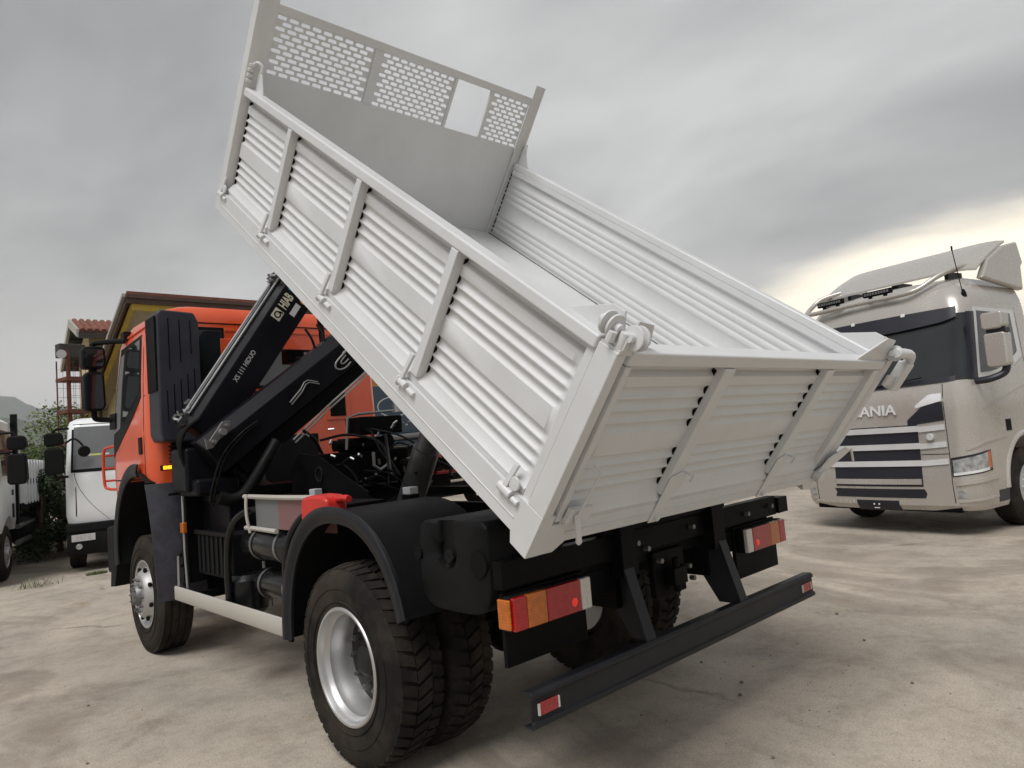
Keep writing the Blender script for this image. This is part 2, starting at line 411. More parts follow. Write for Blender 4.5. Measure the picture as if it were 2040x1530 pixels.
# ------------------------------------------------------------------ ground
def ground_material():
    m = bpy.data.materials.new('yard_concrete'); m.use_nodes = True
    t = m.node_tree; b = t.nodes['Principled BSDF']; L = t.links.new
    tcn = t.nodes.new('ShaderNodeTexCoord')
    def noise(s, d=6, r=0.6, dist=0.0, loc=(0, 0, 0), sc=(1, 1, 1)):
        mp = t.nodes.new('ShaderNodeMapping'); mp.inputs['Location'].default_value = loc; mp.inputs['Scale'].default_value = sc; L(tcn.outputs['Object'], mp.inputs[0])
        n = t.nodes.new('ShaderNodeTexNoise'); n.inputs['Scale'].default_value = s; n.inputs['Detail'].default_value = d; n.inputs['Roughness'].default_value = r; n.inputs['Distortion'].default_value = dist
        L(mp.outputs[0], n.inputs[0]); return n
    def ramp(src, pts):
        n = t.nodes.new('ShaderNodeValToRGB')
        while len(n.color_ramp.elements) > 1: n.color_ramp.elements.remove(n.color_ramp.elements[-1])
        for i, (p, c) in enumerate(pts):
            e = n.color_ramp.elements[0] if i == 0 else n.color_ramp.elements.new(p)
            e.position = p; e.color = (*c, 1) if len(c) == 3 else c
        L(src, n.inputs[0]); return n.outputs[0]
    def mix(f, a, bb, mode='MIX'):
        n = t.nodes.new('ShaderNodeMix'); n.data_type = 'RGBA'; n.blend_type = mode
        if isinstance(f, float): n.inputs[0].default_value = f
        else: L(f, n.inputs[0])
        for k, v in ((6, a), (7, bb)):
            if isinstance(v, tuple): n.inputs[k].default_value = (*v, 1)
            else: L(v, n.inputs[k])
        return n.outputs[2]
    base = ramp(noise(0.35, 6, 0.62, 0.6).outputs[0], [(0.31, (0.300, 0.266, 0.228)), (0.46, (0.405, 0.358, 0.300)), (0.58, (0.455, 0.400, 0.332)), (0.72, (0.53, 0.468, 0.390))])
    mid = ramp(noise(2.3, 5, 0.7, 0.3, (5, 2, 0)).outputs[0], [(0.30, (0.78, 0.76, 0.74)), (0.52, (1, 1, 1)), (0.70, (1.10, 1.09, 1.07))])
    c = mix(1.0, base, mid, 'MULTIPLY')
    fine = ramp(noise(85, 3, 0.7).outputs[0], [(0.34, (0.66, 0.65, 0.64)), (0.48, (0.98, 0.98, 0.98)), (0.62, (1.22, 1.21, 1.20))])
    c = mix(0.6, c, fine, 'MULTIPLY')
    g2 = ramp(noise(14, 6, 0.78, 0.2, (7, 1, 0)).outputs[0], [(0.36, (0.74, 0.73, 0.72)), (0.5, (1, 1, 1)), (0.64, (1.12, 1.12, 1.11))])
    c = mix(0.42, c, g2, 'MULTIPLY')
    vs_ = t.nodes.new('ShaderNodeTexVoronoi'); vs_.inputs['Scale'].default_value = 9.0; L(tcn.outputs['Object'], vs_.inputs[0])
    sp = ramp(vs_.outputs['Distance'], [(0.035, (1, 1, 1)), (0.075, (0, 0, 0))])
    spm = ramp(noise(1.2, 3, 0.5, 0, (3, 21, 0)).outputs[0], [(0.48, (0, 0, 0)), (0.6, (0.7, 0.7, 0.7))])
    spx = t.nodes.new('ShaderNodeMath'); spx.operation = 'MULTIPLY'; L(sp, spx.inputs[0]); L(spm, spx.inputs[1])
    c = mix(spx.outputs[0], c, (0.11, 0.09, 0.07))
    # damp / oily stains with their own outlines
    st = ramp(noise(0.55, 5, 0.6, 1.2, (11, 3, 0), (1, 0.55, 1)).outputs[0], [(0.53, (0, 0, 0)), (0.60, (0.7, 0.7, 0.7)), (0.68, (1, 1, 1))])
    st2 = t.nodes.new('ShaderNodeMath'); st2.operation = 'MULTIPLY'; L(st, st2.inputs[0]); st2.inputs[1].default_value = 0.62
    c = mix(st2.outputs[0], c, (0.20, 0.165, 0.13))
    oc = ramp(noise(1.4, 6, 0.65, 0.8, (2, 17, 0), (1, 0.4, 1)).outputs[0], [(0.62, (0, 0, 0)), (0.74, (1, 1, 1))])
    oc2 = t.nodes.new('ShaderNodeMath'); oc2.operation = 'MULTIPLY'; L(oc, oc2.inputs[0]); oc2.inputs[1].default_value = 0.55
    c = mix(oc2.outputs[0], c, (0.26, 0.17, 0.085))
    # cracks
    wob = noise(1.6, 6, 0.65)
    vm = t.nodes.new('ShaderNodeVectorMath'); vm.operation = 'MULTIPLY_ADD'; L(wob.outputs[1], vm.inputs[0]); vm.inputs[1].default_value = (0.45, 0.45, 0); L(tcn.outputs['Object'], vm.inputs[2])
    vo = t.nodes.new('ShaderNodeTexVoronoi'); vo.feature = 'DISTANCE_TO_EDGE'; vo.inputs['Scale'].default_value = 0.21; L(vm.outputs[0], vo.inputs[0])
    ck = ramp(vo.outputs['Distance'], [(0.0, (1, 1, 1)), (0.003, (0.7, 0.7, 0.7)), (0.009, (0, 0, 0))])
    cm = ramp(noise(0.9, 4, 0.6, 0, (31, 7, 0)).outputs[0], [(0.50, (0, 0, 0)), (0.64, (1, 1, 1))])
    ckm = t.nodes.new('ShaderNodeMath'); ckm.operation = 'MULTIPLY'; L(ck, ckm.inputs[0]); L(cm, ckm.inputs[1])
    cks = t.nodes.new('ShaderNodeMath'); cks.operation = 'MULTIPLY'; L(ckm.outputs[0], cks.inputs[0]); cks.inputs[1].default_value = 0.6
    c = mix(cks.outputs[0], c, (0.10, 0.075, 0.05))
    L(c, b.inputs['Base Color'])
    rr = ramp(noise(1.0, 5, 0.6, 0, (4, 9, 0)).outputs[0], [(0.35, (0.78, 0.78, 0.78)), (0.7, (0.95, 0.95, 0.95))]); L(rr, b.inputs['Roughness'])
    b.inputs['Specular IOR Level'].default_value = 0.25
    # relief: grit + cracks
    h = t.nodes.new('ShaderNodeMath'); h.operation = 'MULTIPLY_ADD'; L(ckm.outputs[0], h.inputs[0]); h.inputs[1].default_value = -1.6
    nb = noise(45, 4, 0.75); L(nb.outputs[0], h.inputs[2])
    bp = t.nodes.new('ShaderNodeBump'); bp.inputs['Strength'].default_value = 0.5; bp.inputs['Distance'].default_value = 0.012
    L(h.outputs[0], bp.inputs['Height']); L(bp.outputs[0], b.inputs['Normal'])
    return m
yard_mat = ground_material()
grass_mat = mat('dry_grass', (0.075, 0.090, 0.035), 0.9, var=0.4, vscale=0.4)
hill_mat = mat('hill_woodland', (0.055, 0.072, 0.045), 0.95, var=0.3, vscale=0.01)
def structure(o): o['kind'] = 'structure'; return o
structure(MB().grid(lambda f, g: Vector((-9000+18000*f, -9000+18000*g, -0.03)), 12, 12).build('terrain', grass_mat, smooth=False))
structure(MB().grid(lambda f, g: Vector((-45+95*f, -40+75*g, 0.0)), 20, 16).build('yard_ground', yard_mat, smooth=False))
def ridge(name, dist, prof, depth):
    def fn(f, g):
        az = R(-35+100*f); d = dist+depth*(g-0.5)
        h = prof(math.degrees(az))*math.sin(math.pi*g)**0.8*(1+0.06*math.sin(az*90+g*7)+0.05*math.sin(az*190+2+g*11))
        return Vector((-3.2+d*math.sin(az), -3.6+d*math.cos(az), -2+max(0, h)))
    return structure(MB().grid(fn, 120, 14).build(name, hill_mat))
ridge('hills', 2600, lambda a: 2600*math.tan(R(3.85+0.25*math.sin(a*0.35)+0.12*math.sin(a*1.3))), 1100)
ridge('mountains', 6400, lambda a: 6400*math.tan(R(4.55+0.9*math.exp(-((a-4.5)/4.0)**2)+0.35*math.sin(a*0.23+1)+0.08*math.sin(a*2.1))), 2200)

hz_mb = MB().box(-9200, 9200, -9200, 9200, -4.0, 800.0)
haze_mat = bpy.data.materials.new('haze_air'); haze_mat.use_nodes = True
for n in list(haze_mat.node_tree.nodes): haze_mat.node_tree.nodes.remove(n)
_o = haze_mat.node_tree.nodes.new('ShaderNodeOutputMaterial'); _v = haze_mat.node_tree.nodes.new('ShaderNodeVolumePrincipled')
_v.inputs['Color'].default_value = (0.97, 0.985, 1.0, 1); _v.inputs['Density'].default_value = 1.3e-4; _v.inputs['Anisotropy'].default_value = 0.0
haze_mat.node_tree.links.new(_v.outputs[0], _o.inputs['Volume'])
_v.inputs['Density Attribute'].default_value = ''; _v.inputs['Color Attribute'].default_value = ''
try: haze_mat.cycles.homogeneous_volume = True
except Exception: pass
haze = hz_mb.build('haze', haze_mat, smooth=False); haze['kind'] = 'stuff'
# ------------------------------------------------------------------ tipper truck: root, chassis, bed
truck = thing('tipper_truck', 'orange tipper truck with raised white dump bed and black folded crane behind the cab', 'truck')
Y0, Z0, TILT, BL = -1.5731, 1.2453, 0.6488, 3.69
# bed floor and underframe in bed coordinates: x lateral, y forward along the floor, z normal to it
b = MB(); b.box(-1.20, 1.20, 0.06, BL, 0.225, 0.250)
for x in (-0.42, 0.42): b.box(x-0.05, x+0.05, 0.10, BL-0.05, 0.0, 0.20)
for i in range(9): b.box(-1.19, 1.19, 0.25+i*0.41, 0.31+i*0.41, 0.12, 0.222)
bed = b.build('tipper_bed', white_paint, truck, bevel=0.004)
bed.location = (0, Y0, Z0); bed.rotation_euler = (TILT, 0, 0)
# lower side rails
for s in (-1, 1):
    poly = [(0.001, 0.0), (0.10, 0.0), (0.125, 0.045), (BL, 0.045), (BL, 0.198), (0.001, 0.198)]
    m_ = MB().prism(poly, 'x', s*1.200, s*1.275); m_.prism([(0.13, 0.10), (BL-0.02, 0.10), (BL-0.02, 0.106), (0.13, 0.106)], 'x', s*1.274, s*1.279)
    m_.build('side_rail', white_paint, bed, bevel=0.006)
# rear sill with dropped corners
poly = [(-1.20, 0.0), (-1.12, 0.0), (-1.07, 0.05), (1.07, 0.05), (1.12, 0.0), (1.20, 0.0), (1.20, 0.15), (-1.20, 0.15)]
m_ = MB().prism(poly, 'y', 0.002, 0.06); m_.box(-1.10, 1.10, -0.004, 0.003, 0.098, 0.104); m_.build('rear_sill', white_paint, bed, bevel=0.005)
# pressed drop-side section: flats proud, two groups of rounded grooves
def pressed(z0, ledge_h, gl, z1):
    """list of (height, outward offset, groove depth at that height)"""
    F = 0.020
    p = [(z0, 0.0, 0), (z0, 0.050, 0), (z0+0.026, 0.054, 0), (z0+ledge_h, F, 0)]
    for c in gl:
        for j in range(9):
            t = -1+2*j/8; p.append((c+t*0.0235, F, 0.0165*math.cos(t*math.pi/2)**0.8 if abs(t) < 1 else 0.0))
    p += [(z1-0.058, F, 0), (z1-0.040, -0.004, 0), (z1, -0.004, 0)]
    return p
def board(name, P, place, bays):
    """bays: list of (start, end, fade_at_start, fade_at_end)"""
    cols = []
    for (a, c, f0, f1) in bays:
        L_ = [(a, 0.0 if f0 else 1.0)]
        if f0: L_ += [(a+0.022, 0.02), (a+0.036, 0.45), (a+0.050, 0.9), (a+0.062, 1.0)]
        L_ += [((a+c)/2, 1.0)]
        if f1: L_ += [(c-0.062, 1.0), (c-0.050, 0.9), (c-0.036, 0.45), (c-0.022, 0.02)]
        L_ += [(c, 0.0 if f1 else 1.0)]
        cols += L_
    mb = MB(); n = len(P); k = len(cols)
    outer = [[place(a, z, o-d*f) for (z, o, d) in P] for (a, f) in cols]
    innr = [[place(a, z, min(o, 0.02)-0.030-0.45*d) for (z, o, d) in P] for (a, f) in cols]
    vs = [p for col in outer for p in col]+[p for col in innr for p in col]; h = n*k; fs = []
    for q_ in range(k-1):
        for i in range(n-1):
            a = q_*n+i; fs.append((a, a+1, a+n+1, a+n)); fs.append((h+a, h+a+n, h+a+n+1, h+a+1))
        fs.append((q_*n, (q_+1)*n, h+(q_+1)*n, h+q_*n)); fs.append((q_*n+n-1, h+q_*n+n-1, h+(q_+1)*n+n-1, (q_+1)*n+n-1))
    for q_ in (0, k-1):
        for i in range(n-1): a = q_*n+i; fs.append((a, h+a, h+a+1, a+1))
    mb.add(vs, fs); return mb.build(name, white_paint, bed, angle=45)
P = pressed(0.200, 0.066, [0.292, 0.344, 0.397, 0.449, 0.592, 0.644, 0.696, 0.748], 0.875)
for s in (-1, 1):
    sb = board('side_board', P, lambda a, z, o, s=s: Vector((s*(1.208+o), a, z)), [(0.15, 0.987, True, False), (1.042, 1.907, True, False), (1.962, 2.827, True, False), (2.882, BL-0.045, True, False)])
    for v in (0.987, 1.907, 2.827, BL-0.045): MB().box(min(s*1.205, s*1.2245), max(s*1.205, s*1.2245), v-0.0045, v+0.002, 0.27, 0.845).build('post_gap_shade', print_black, bed)  # thin black strip painted in as the shade of the gap beside each post
    MB().box(min(s*1.185, s*1.275), max(s*1.185, s*1.275), 0.105, BL-0.03, 0.872, 0.930).build('top_rail', white_paint, bed, bevel=0.012)
    for v in (0.987, 1.907, 2.827):
        MB().prism([(v, 0.243), (v+0.055, 0.243), (v+0.055, 0.873), (v, 0.873)], 'x', s*1.212, s*1.274).build('board_post', white_paint, bed, bevel=0.005)
        h = MB(); h.bar((s*1.272, v+0.075, 0.33), (s*1.288, v+0.085, 0.19), 0.026, 0.016, (s, 0, 0)); h.cyl((s*1.283, v+0.105, 0.175), (s*1.283, v+0.035, 0.175), 0.020, n=12); h.cyl((s*1.28, v+0.02, 0.168), (s*1.28, v-0.035, 0.168), 0.014, n=12)
        h.tube([(s*1.27, v+0.10, 0.20), (s*1.295, v+0.10, 0.19), (s*1.300, v+0.10, 0.165), (s*1.285, v+0.10, 0.148)], 0.009, n=6)
        h.build('board_hinge', white_paint, bed, bevel=0.003)
    # hinge at front and rear ends
    for v in (BL-0.02, 0.21):
        h = MB(); h.cyl((s*1.283, v+0.05, 0.175), (s*1.283, v-0.03, 0.175), 0.021, n=12); h.cyl((s*1.28, v-0.035, 0.166), (s*1.28, v-0.075, 0.166), 0.013, n=12)
        h.bar((s*1.272, v+0.01, 0.30), (s*1.288, v+0.015, 0.19), 0.024, 0.015, (s, 0, 0)); h.lathe([(0.0, 0), (0.03, 0), (0.03, 0.012), (0.0, 0.014)], (s*1.275, v-0.02, 0.225), (s, 0, 0), 12)
        h.build('board_hinge', white_paint, bed, bevel=0.003)
    # end stile of the drop side next to the corner post
    MB().box(min(s*1.20, s*1.258), max(s*1.20, s*1.258), 0.108, 0.150, 0.07, 0.90).build('end_stile', white_paint, bed, bevel=0.004)
    # rear corner post
    MB().prism([(s*1.275, 0.0), (s*1.275, 0.098), (s*1.19, 0.098), (s*1.19, 0.03), (s*1.225, 0.0)], 'z', 0.196, 0.915).build('corner_post', white_paint, bed, bevel=0.006)
    # knuckle hinge on top of the post
    h = MB()
    h.prism([(0.03, 0.905), (0.34, 0.930), (0.15, 1.035), (0.09, 1.035)], 'x', s*1.205, s*1.215)
    h.prism([(s*1.19, 0.905), (s*1.05, 0.930), (s*1.08, 1.01), (s*1.17, 1.02)], 'y', 0.045, 0.055)
    for (cx_, cy_, cz_, ax) in ((1.262, 0.085, 0.985, (0, 1, 0)), (1.215, 0.000, 0.975, (1, 0, 0))):
        for d in (-0.022, 0.012):
            o_ = Vector((s*cx_, cy_, cz_))+Vector(ax)*d
            h.lathe([(0.0, 0), (0.043, 0), (0.046, 0.003), (0.046, 0.009), (0.043, 0.012), (0.0, 0.012)], o_, ax, 20)
        h.cyl(Vector((s*cx_, cy_, cz_))-Vector(ax)*0.045, Vector((s*cx_, cy_, cz_))+Vector(ax)*0.05, 0.018, n=14)
    h.cyl((s*1.25, 0.02, 0.91), (s*1.25, 0.02, 0.985), 0.022, n=12); h.cyl((s*1.285, 0.05, 0.935), (s*1.285, 0.05, 0.975), 0.017, n=10)
    h.box(min(s*1.20, s*1.27), max(s*1.20, s*1.27), 0.0, 0.095, 0.905, 0.925)
    h.box(min(s*1.215, s*1.262), max(s*1.215, s*1.262), -0.004, 0.06, 0.925, 0.972)
    h.build('corner_hinge', white_paint, bed, bevel=0.004)
# bent pipe handle at the far corner
h = MB(); h.tube([(1.18, -0.02, 0.985), (1.36, -0.02, 0.985), (1.44, -0.02, 0.965), (1.465, -0.02, 0.90), (1.465, -0.02, 0.78)], 0.030, n=12, smooth=5)
h.box(1.385, 1.50, -0.05, 0.01, 0.745, 0.93); h.box(1.275, 1.39, -0.03, -0.01, 0.77, 0.84); h.build('tailgate_pin_guide', white_paint, bed, bevel=0.008)
k = MB(); k.prism([(0.80, 0.918), (1.19, 0.918), (1.19, 1.045), (1.06, 1.055)], 'y', 0.02, 0.03); k.build('corner_gusset', white_paint, bed)
# tailgate
PT = pressed(0.150, 0.068, [0.258, 0.312, 0.366, 0.420, 0.570, 0.625, 0.680, 0.735], 0.860)
board('tailgate', PT, lambda a, z, o: Vector((a, 0.056-o, z)), [(-1.155, -0.52, True, False), (-0.435, 0.48, True, False), (0.565, 1.10, True, True)])
for u in (-0.52, 0.48): MB().box(u-0.006, u+0.002, 0.0395, 0.058, 0.235, 0.83).build('post_gap_shade', print_black, bed)  # same black strip at the tailgate posts, shade put in as colour
MB().box(-1.19, 1.19, 0.004, 0.090, 0.858, 0.918).build('tailgate_top_rail', white_paint, bed, bevel=0.010)
for u in (-0.52, 0.48):
    MB().box(u, u+0.085, 0.003, 0.055, 0.20, 0.856).build('tailgate_post', white_paint, bed, bevel=0.005)
    k = MB(); k.prism([(u+0.005, 0.045), (u+0.08, 0.045), (u+0.085, 0.20), (u+0.12, 0.24), (u+0.12, 0.30), (u+0.08, 0.33), (u+0.0, 0.30)], 'y', -0.006, 0.001)
    k.tube([(u+0.095, 0.0, 0.325), (u+0.095, -0.03, 0.330), (u+0.125, -0.035, 0.330), (u+0.125, -0.035, 0.285)], 0.006, n=6)
    k.cyl((u+0.045, -0.002, 0.075), (u+0.045, -0.022, 0.075), 0.014, n=12); k.build('tailgate_hook', white_paint, bed, bevel=0.002)
for a, c in ((-1.186, -1.152), (1.095, 1.186)): MB().box(a, c, 0.006, 0.060, 0.16, 0.857).build('tailgate_stile', white_paint, bed, bevel=0.004)
# left latch rod and lever
k = MB(); k.tube([(-1.115, 0.0, 0.43), (-1.105, -0.03, 0.43), (-1.10, -0.032, 0.40), (-1.115, -0.032, 0.20)], 0.006, n=6); k.box(-1.155, -1.02, -0.02, 0.0, 0.165, 0.235)
k.build('latch_rod', white_paint, bed, bevel=0.004)
k = MB(); k.bar((-1.115, -0.025, 0.215), (-1.06, -0.055, 0.085), 0.026, 0.010, (0, -1, 0)); k.cyl((-1.062, -0.045, 0.09), (-1.062, -0.062, 0.09), 0.013, n=10); k.build('latch_lever', white_paint, bed, bevel=0.002)
k = MB(); k.prism([(1.10, 0.16), (1.21, 0.16), (1.34, 0.25), (1.40, 0.30), (1.30, 0.33), (1.14, 0.26)], 'y', -0.03, -0.02); k.bar((1.395, -0.03, 0.31), (1.50, -0.05, 0.22), 0.016, 0.010, (0, -1, 0)); k.cyl((1.17, 0.0, 0.13), (1.17, -0.045, 0.13), 0.05, n=14)
k.build('latch_lever', white_paint, bed, bevel=0.003)
# headboard
MB().box(-1.17, 1.17, BL, BL+0.012, 0.20, 1.045).build('headboard_plate', white_paint, bed)
MB().box(-1.17, 1.17, BL-0.012, BL+0.03, 1.432, 1.490).build('headboard_top_rail', white_paint, bed, bevel=0.006)
for s in (-1, 1):
    k = MB(); k.prism([(s*1.15, BL-0.02), (s*1.245, BL-0.02), (s*1.275, BL+0.0), (s*1.275, BL+0.085), (s*1.262, BL+0.085), (s*1.262, BL+0.0), (s*1.24, BL-0.008), (s*1.15, BL-0.008)], 'z', 0.05, 1.60)
    k.build('headboard_post', white_paint, bed, bevel=0.002)
    h = MB(); h.prism([(BL-0.06, 0.93), (BL-0.20, 0.93), (BL-0.10, 1.06), (BL-0.06, 1.08)], 'x', s*1.205, s*1.215)
    for zz in (0.965, 1.0, 1.035, 1.065): h.cyl((s*1.255, BL-0.03, zz), (s*1.255, BL-0.03, zz+0.02), 0.022 if zz < 1.05 else 0.015, n=10)
    h.tube([(s*1.25, BL-0.03, 1.06), (s*1.235, BL-0.06, 1.10), (s*1.21, BL-0.09, 1.09), (s*1.208, BL-0.10, 1.05)], 0.012, n=8, smooth=4); h.build('front_latch', white_paint, bed, bevel=0.002)
def perforated(u0, u1, w0, w1, nc, nr):
    """sheet with staggered slotted holes"""
    mb = MB(); cw = (u1-u0)/nc; ch = (w1-w0)/nr; hl, hh = 0.385*cw, 0.325*ch
    y0 = BL+0.0
    hole = [(-hl, -0.55*hh), (-hl*0.80, -hh), (hl*0.80, -hh), (hl, -0.55*hh), (hl, 0.55*hh), (hl*0.80, hh), (-hl*0.80, hh), (-hl, 0.55*hh)]
    for r in range(nr):
        zc_ = w0+(r+0.5)*ch; off = 0.5*cw if r % 2 else 0.0
        if off:
            for a, c in ((u0, u0+off), (u1-off, u1)): mb.add([(a, y0, zc_-ch/2), (c, y0, zc_-ch/2), (c, y0, zc_+ch/2), (a, y0, zc_+ch/2)], [(0, 1, 2, 3)])
        for c in range(nc-(1 if off else 0)):
            xc = u0+off+(c+0.5)*cw
            outer = [(-cw/2, -0.55*hh), (-cw/2, -ch/2), (cw/2, -ch/2), (cw/2, -0.55*hh), (cw/2, 0.55*hh), (cw/2, ch/2), (-cw/2, ch/2), (-cw/2, 0.55*hh)]
            vs = [(xc+a, y0, zc_+d) for a, d in outer]+[(xc+a, y0, zc_+d) for a, d in hole]
            mb.add(vs, [(i, (i+1) % 8, 8+(i+1) % 8, 8+i) for i in range(8)])
    return mb
for (a, c, nc) in ((-1.15, -0.405, 9), (-0.335, 0.335, 9), (0.745, 1.15, 5)):
    o = perforated(a, c, 1.046, 1.431, nc, 11).build('perforated_panel', white_paint, bed, smooth=False)
    md = o.modifiers.new('solid', 'SOLIDIFY'); md.thickness = 0.004; md.offset = 0
for a, c in ((-0.405, -0.335), (0.335, 0.362), (0.715, 0.745)):
    MB().box(a, c, BL-0.010, BL+0.016, 1.046, 1.431).build('headboard_stile', white_paint, bed, bevel=0.003)
# dark joints: floor to far board, board end to headboard
MB().box(1.176, 1.184, 0.10, BL-0.02, 0.2495, 0.254).build('floor_joint', print_black, bed)
for i in range(16):
    z_ = 0.28+i*0.038; MB().box(1.172, 1.180, BL-0.062, BL-0.054, z_, z_+0.018+0.008*(i % 3)).build('joint_gap', print_black, bed)
# ------------------------------------------------------------------ wheels
RW = 0.545
def tyre_mb(w, rr, lugs, lug_h, chevron=True):
    """tyre lathe about x from 0 (outer face) to w, with tread blocks"""
    mb = MB(); rt = rr-lug_h
    prof = [(0.302, 0.030), (0.310, 0.012), (0.335, 0.006), (0.40, 0.000), (0.455, 0.002), (0.495, 0.012), (rt-0.006, 0.030), (rt, 0.045), (rt+0.004, w/2), (rt, w-0.045), (rt-0.006, w-0.03), (0.495, w-0.012), (0.40, w), (0.335, w-0.006), (0.302, w-0.03)]
    mb.lathe(prof, (0, 0, 0), (1, 0, 0), 64, closed=True)
    # sidewall rings
    for r_ in (0.352, 0.425): mb.lathe([(r_-0.004, 0.004), (r_-0.002, -0.0035), (r_+0.002, -0.0035), (r_+0.004, 0.004)], (0, 0, 0), (1, 0, 0), 64, closed=True)
    rows = [(0.026, 0.105, 0.35, 0.0), (0.112, 0.198, -0.55, 0.5), (0.112+0.0, 0.112, 0, 0), (0.205, w-0.026, 0.35, 0.25)] if chevron else [(0.03, 0.085, 0, 0), (0.097, 0.15, 0, 0), (0.162, 0.215, 0, 0), (0.227, w-0.03, 0, 0)]
    for (x0, x1, sk, ph) in rows:
        if x1-x0 < 0.01: continue
        for i in range(lugs):
            a0 = 2*math.pi*(i+ph)/lugs; da = 2*math.pi/lugs*(0.72 if chevron else 0.97); sh = sk*2*math.pi/lugs
            vs = []
            for r_ in (rt-0.006, rr):
                sh0 = 0.0 if r_ < rr-0.001 else 0.003
                for (x_, a_) in ((x0, a0), (x0, a0+da), (x1, a0+da+sh), (x1, a0+sh)):
                    dr = -0.018 if (chevron and r_ == rr and (x_ < 0.03 or x_ > w-0.03)) else 0
                    vs.append((x_, math.cos(a_)*(r_+dr), math.sin(a_)*(r_+dr)))
            mb.add(vs, [(0, 1, 2, 3), (4, 5, 6, 7), (0, 1, 5, 4), (1, 2, 6, 5), (2, 3, 7, 6), (3, 0, 4, 7)])
    return mb
def rear_rim_mb():
    mb = MB()
    mb.lathe([(0.318, 0.020), (0.322, 0.008), (0.316, 0.001), (0.304, 0.002), (0.300, 0.012), (0.297, 0.030), (0.292, 0.045), (0.276, 0.062), (0.272, 0.10), (0.264, 0.115), (0.260, 0.165), (0.250, 0.205), (0.190, 0.215), (0.10, 0.205), (0.10, 0.23), (0.26, 0.24), (0.30, 0.12)], (0, 0, 0), (1, 0, 0), 56, closed=True)
    return mb
def hub_mb(dist, out):
    mb = MB(); s = -1 if out else 1
    mb.lathe([(0.0, dist-0.06), (0.060, dist-0.06), (0.082, dist-0.045), (0.090, dist), (0.092, dist+0.03), (0.0, dist+0.03)], (0, 0, 0), (1, 0, 0), 28)
    return mb
def nuts_mb(rad, dist, n=10, r=0.017, ln=0.035):
    mb = MB()
    for i in range(n):
        a = 2*math.pi*i/n; c = Vector((dist, math.cos(a)*rad, math.sin(a)*rad)); mb.cyl(c, c+Vector((-ln, 0, 0)), r, n=6); mb.cyl(c+Vector((-ln, 0, 0)), c+Vector((-ln-0.012, 0, 0)), r*0.6, n=8)
    return mb
dark_hub = mat('dark_hub_paint', (0.014, 0.0135, 0.013), 0.6, var=0.3, dirt=(0.05, 0.042, 0.036), dirt_amt=0.35, spec=0.3)
TY_REAR = tyre_mb(0.31, 0.552, 46, 0.020)
TY_FRONT = tyre_mb(0.31, 0.545, 90, 0.012, False)
def wheel(name, x, y, side, rear):
    """x = outer face of the tyre; side -1 left, +1 right"""
    M = Matrix.Translation((x, y, RW)) @ (Matrix.Identity(4) if side < 0 else Matrix.Rotation(math.pi, 4, 'Z'))
    import copy
    def inst(mb, nm, m, par, **k):
        c = MB(); c.v = [p.copy() for p in mb.v]; c.f = list(mb.f); c.xf(M); return c.build(nm, m, par, **k)
    if rear:
        rim = inst(rear_rim_mb(), 'wheel_rim', rim_silver, truck)
        inst(TY_REAR, 'tyre', rubber, rim, angle=30)
        disc = MB(); disc.lathe([(0.252, 0.196), (0.21, 0.186), (0.13, 0.178), (0.0, 0.178), ], (0, 0, 0), (1, 0, 0), 40)
        inst(disc, 'wheel_disc', dark_hub, rim); inst(hub_mb(0.175, True), 'hub', dark_hub, rim); inst(nuts_mb(0.168, 0.182), 'wheel_nuts', dull_steel, rim, smooth=False)
    else:
        rb = MB(); rb.lathe([(0.318, 0.028), (0.322, 0.016), (0.314, 0.008), (0.302, 0.010), (0.290, 0.040), (0.270, 0.058), (0.245, 0.040), (0.215, -0.010), (0.190, -0.034), (0.150, -0.040), (0.105, -0.040), (0.105, 0.0), (0.26, 0.08), (0.30, 0.10)], (0, 0, 0), (1, 0, 0), 56, closed=True)
        rim = inst(rb, 'wheel_rim', rim_silver, truck)
        inst(TY_FRONT, 'tyre', rubber, rim, angle=30)
        hb = MB(); hb.lathe([(0.0, -0.085), (0.055, -0.085), (0.085, -0.078), (0.098, -0.058), (0.104, -0.03), (0.115, -0.02), (0.0, -0.02)], (0, 0, 0), (1, 0, 0), 32); inst(hb, 'hub', dull_steel, rim)
        inst(nuts_mb(0.148, -0.036, 10, 0.017, 0.022), 'wheel_nuts', dull_steel, rim, smooth=False); inst(nuts_mb(0.075, -0.078, 8, 0.010, 0.012), 'wheel_nuts', dull_steel, rim, smooth=False)
        hl = MB()
        for i in range(8):
            a = 2*math.pi*(i+0.4)/8; c = Vector((0.008, math.cos(a)*0.232, math.sin(a)*0.232)); n_ = Vector((-0.75, -math.cos(a)*0.6, -math.sin(a)*0.6)).normalized()
            hl.cyl(c-n_*0.01, c+Vector((-0.75, math.cos(a)*0.5, math.sin(a)*0.5)).normalized()*0.017, 0.020, n=12)
        inst(hl, 'vent_holes', print_black, rim)
wheel('wheel', -1.235, 0.0, -1, True); wheel('wheel', -0.895, 0.0, -1, True)
wheel('wheel', 1.235, 0.0, 1, True); wheel('wheel', 0.895, 0.0, 1, True)
wheel('wheel', -1.235, 3.80, -1, False); wheel('wheel', 1.235, 3.80, 1, False)

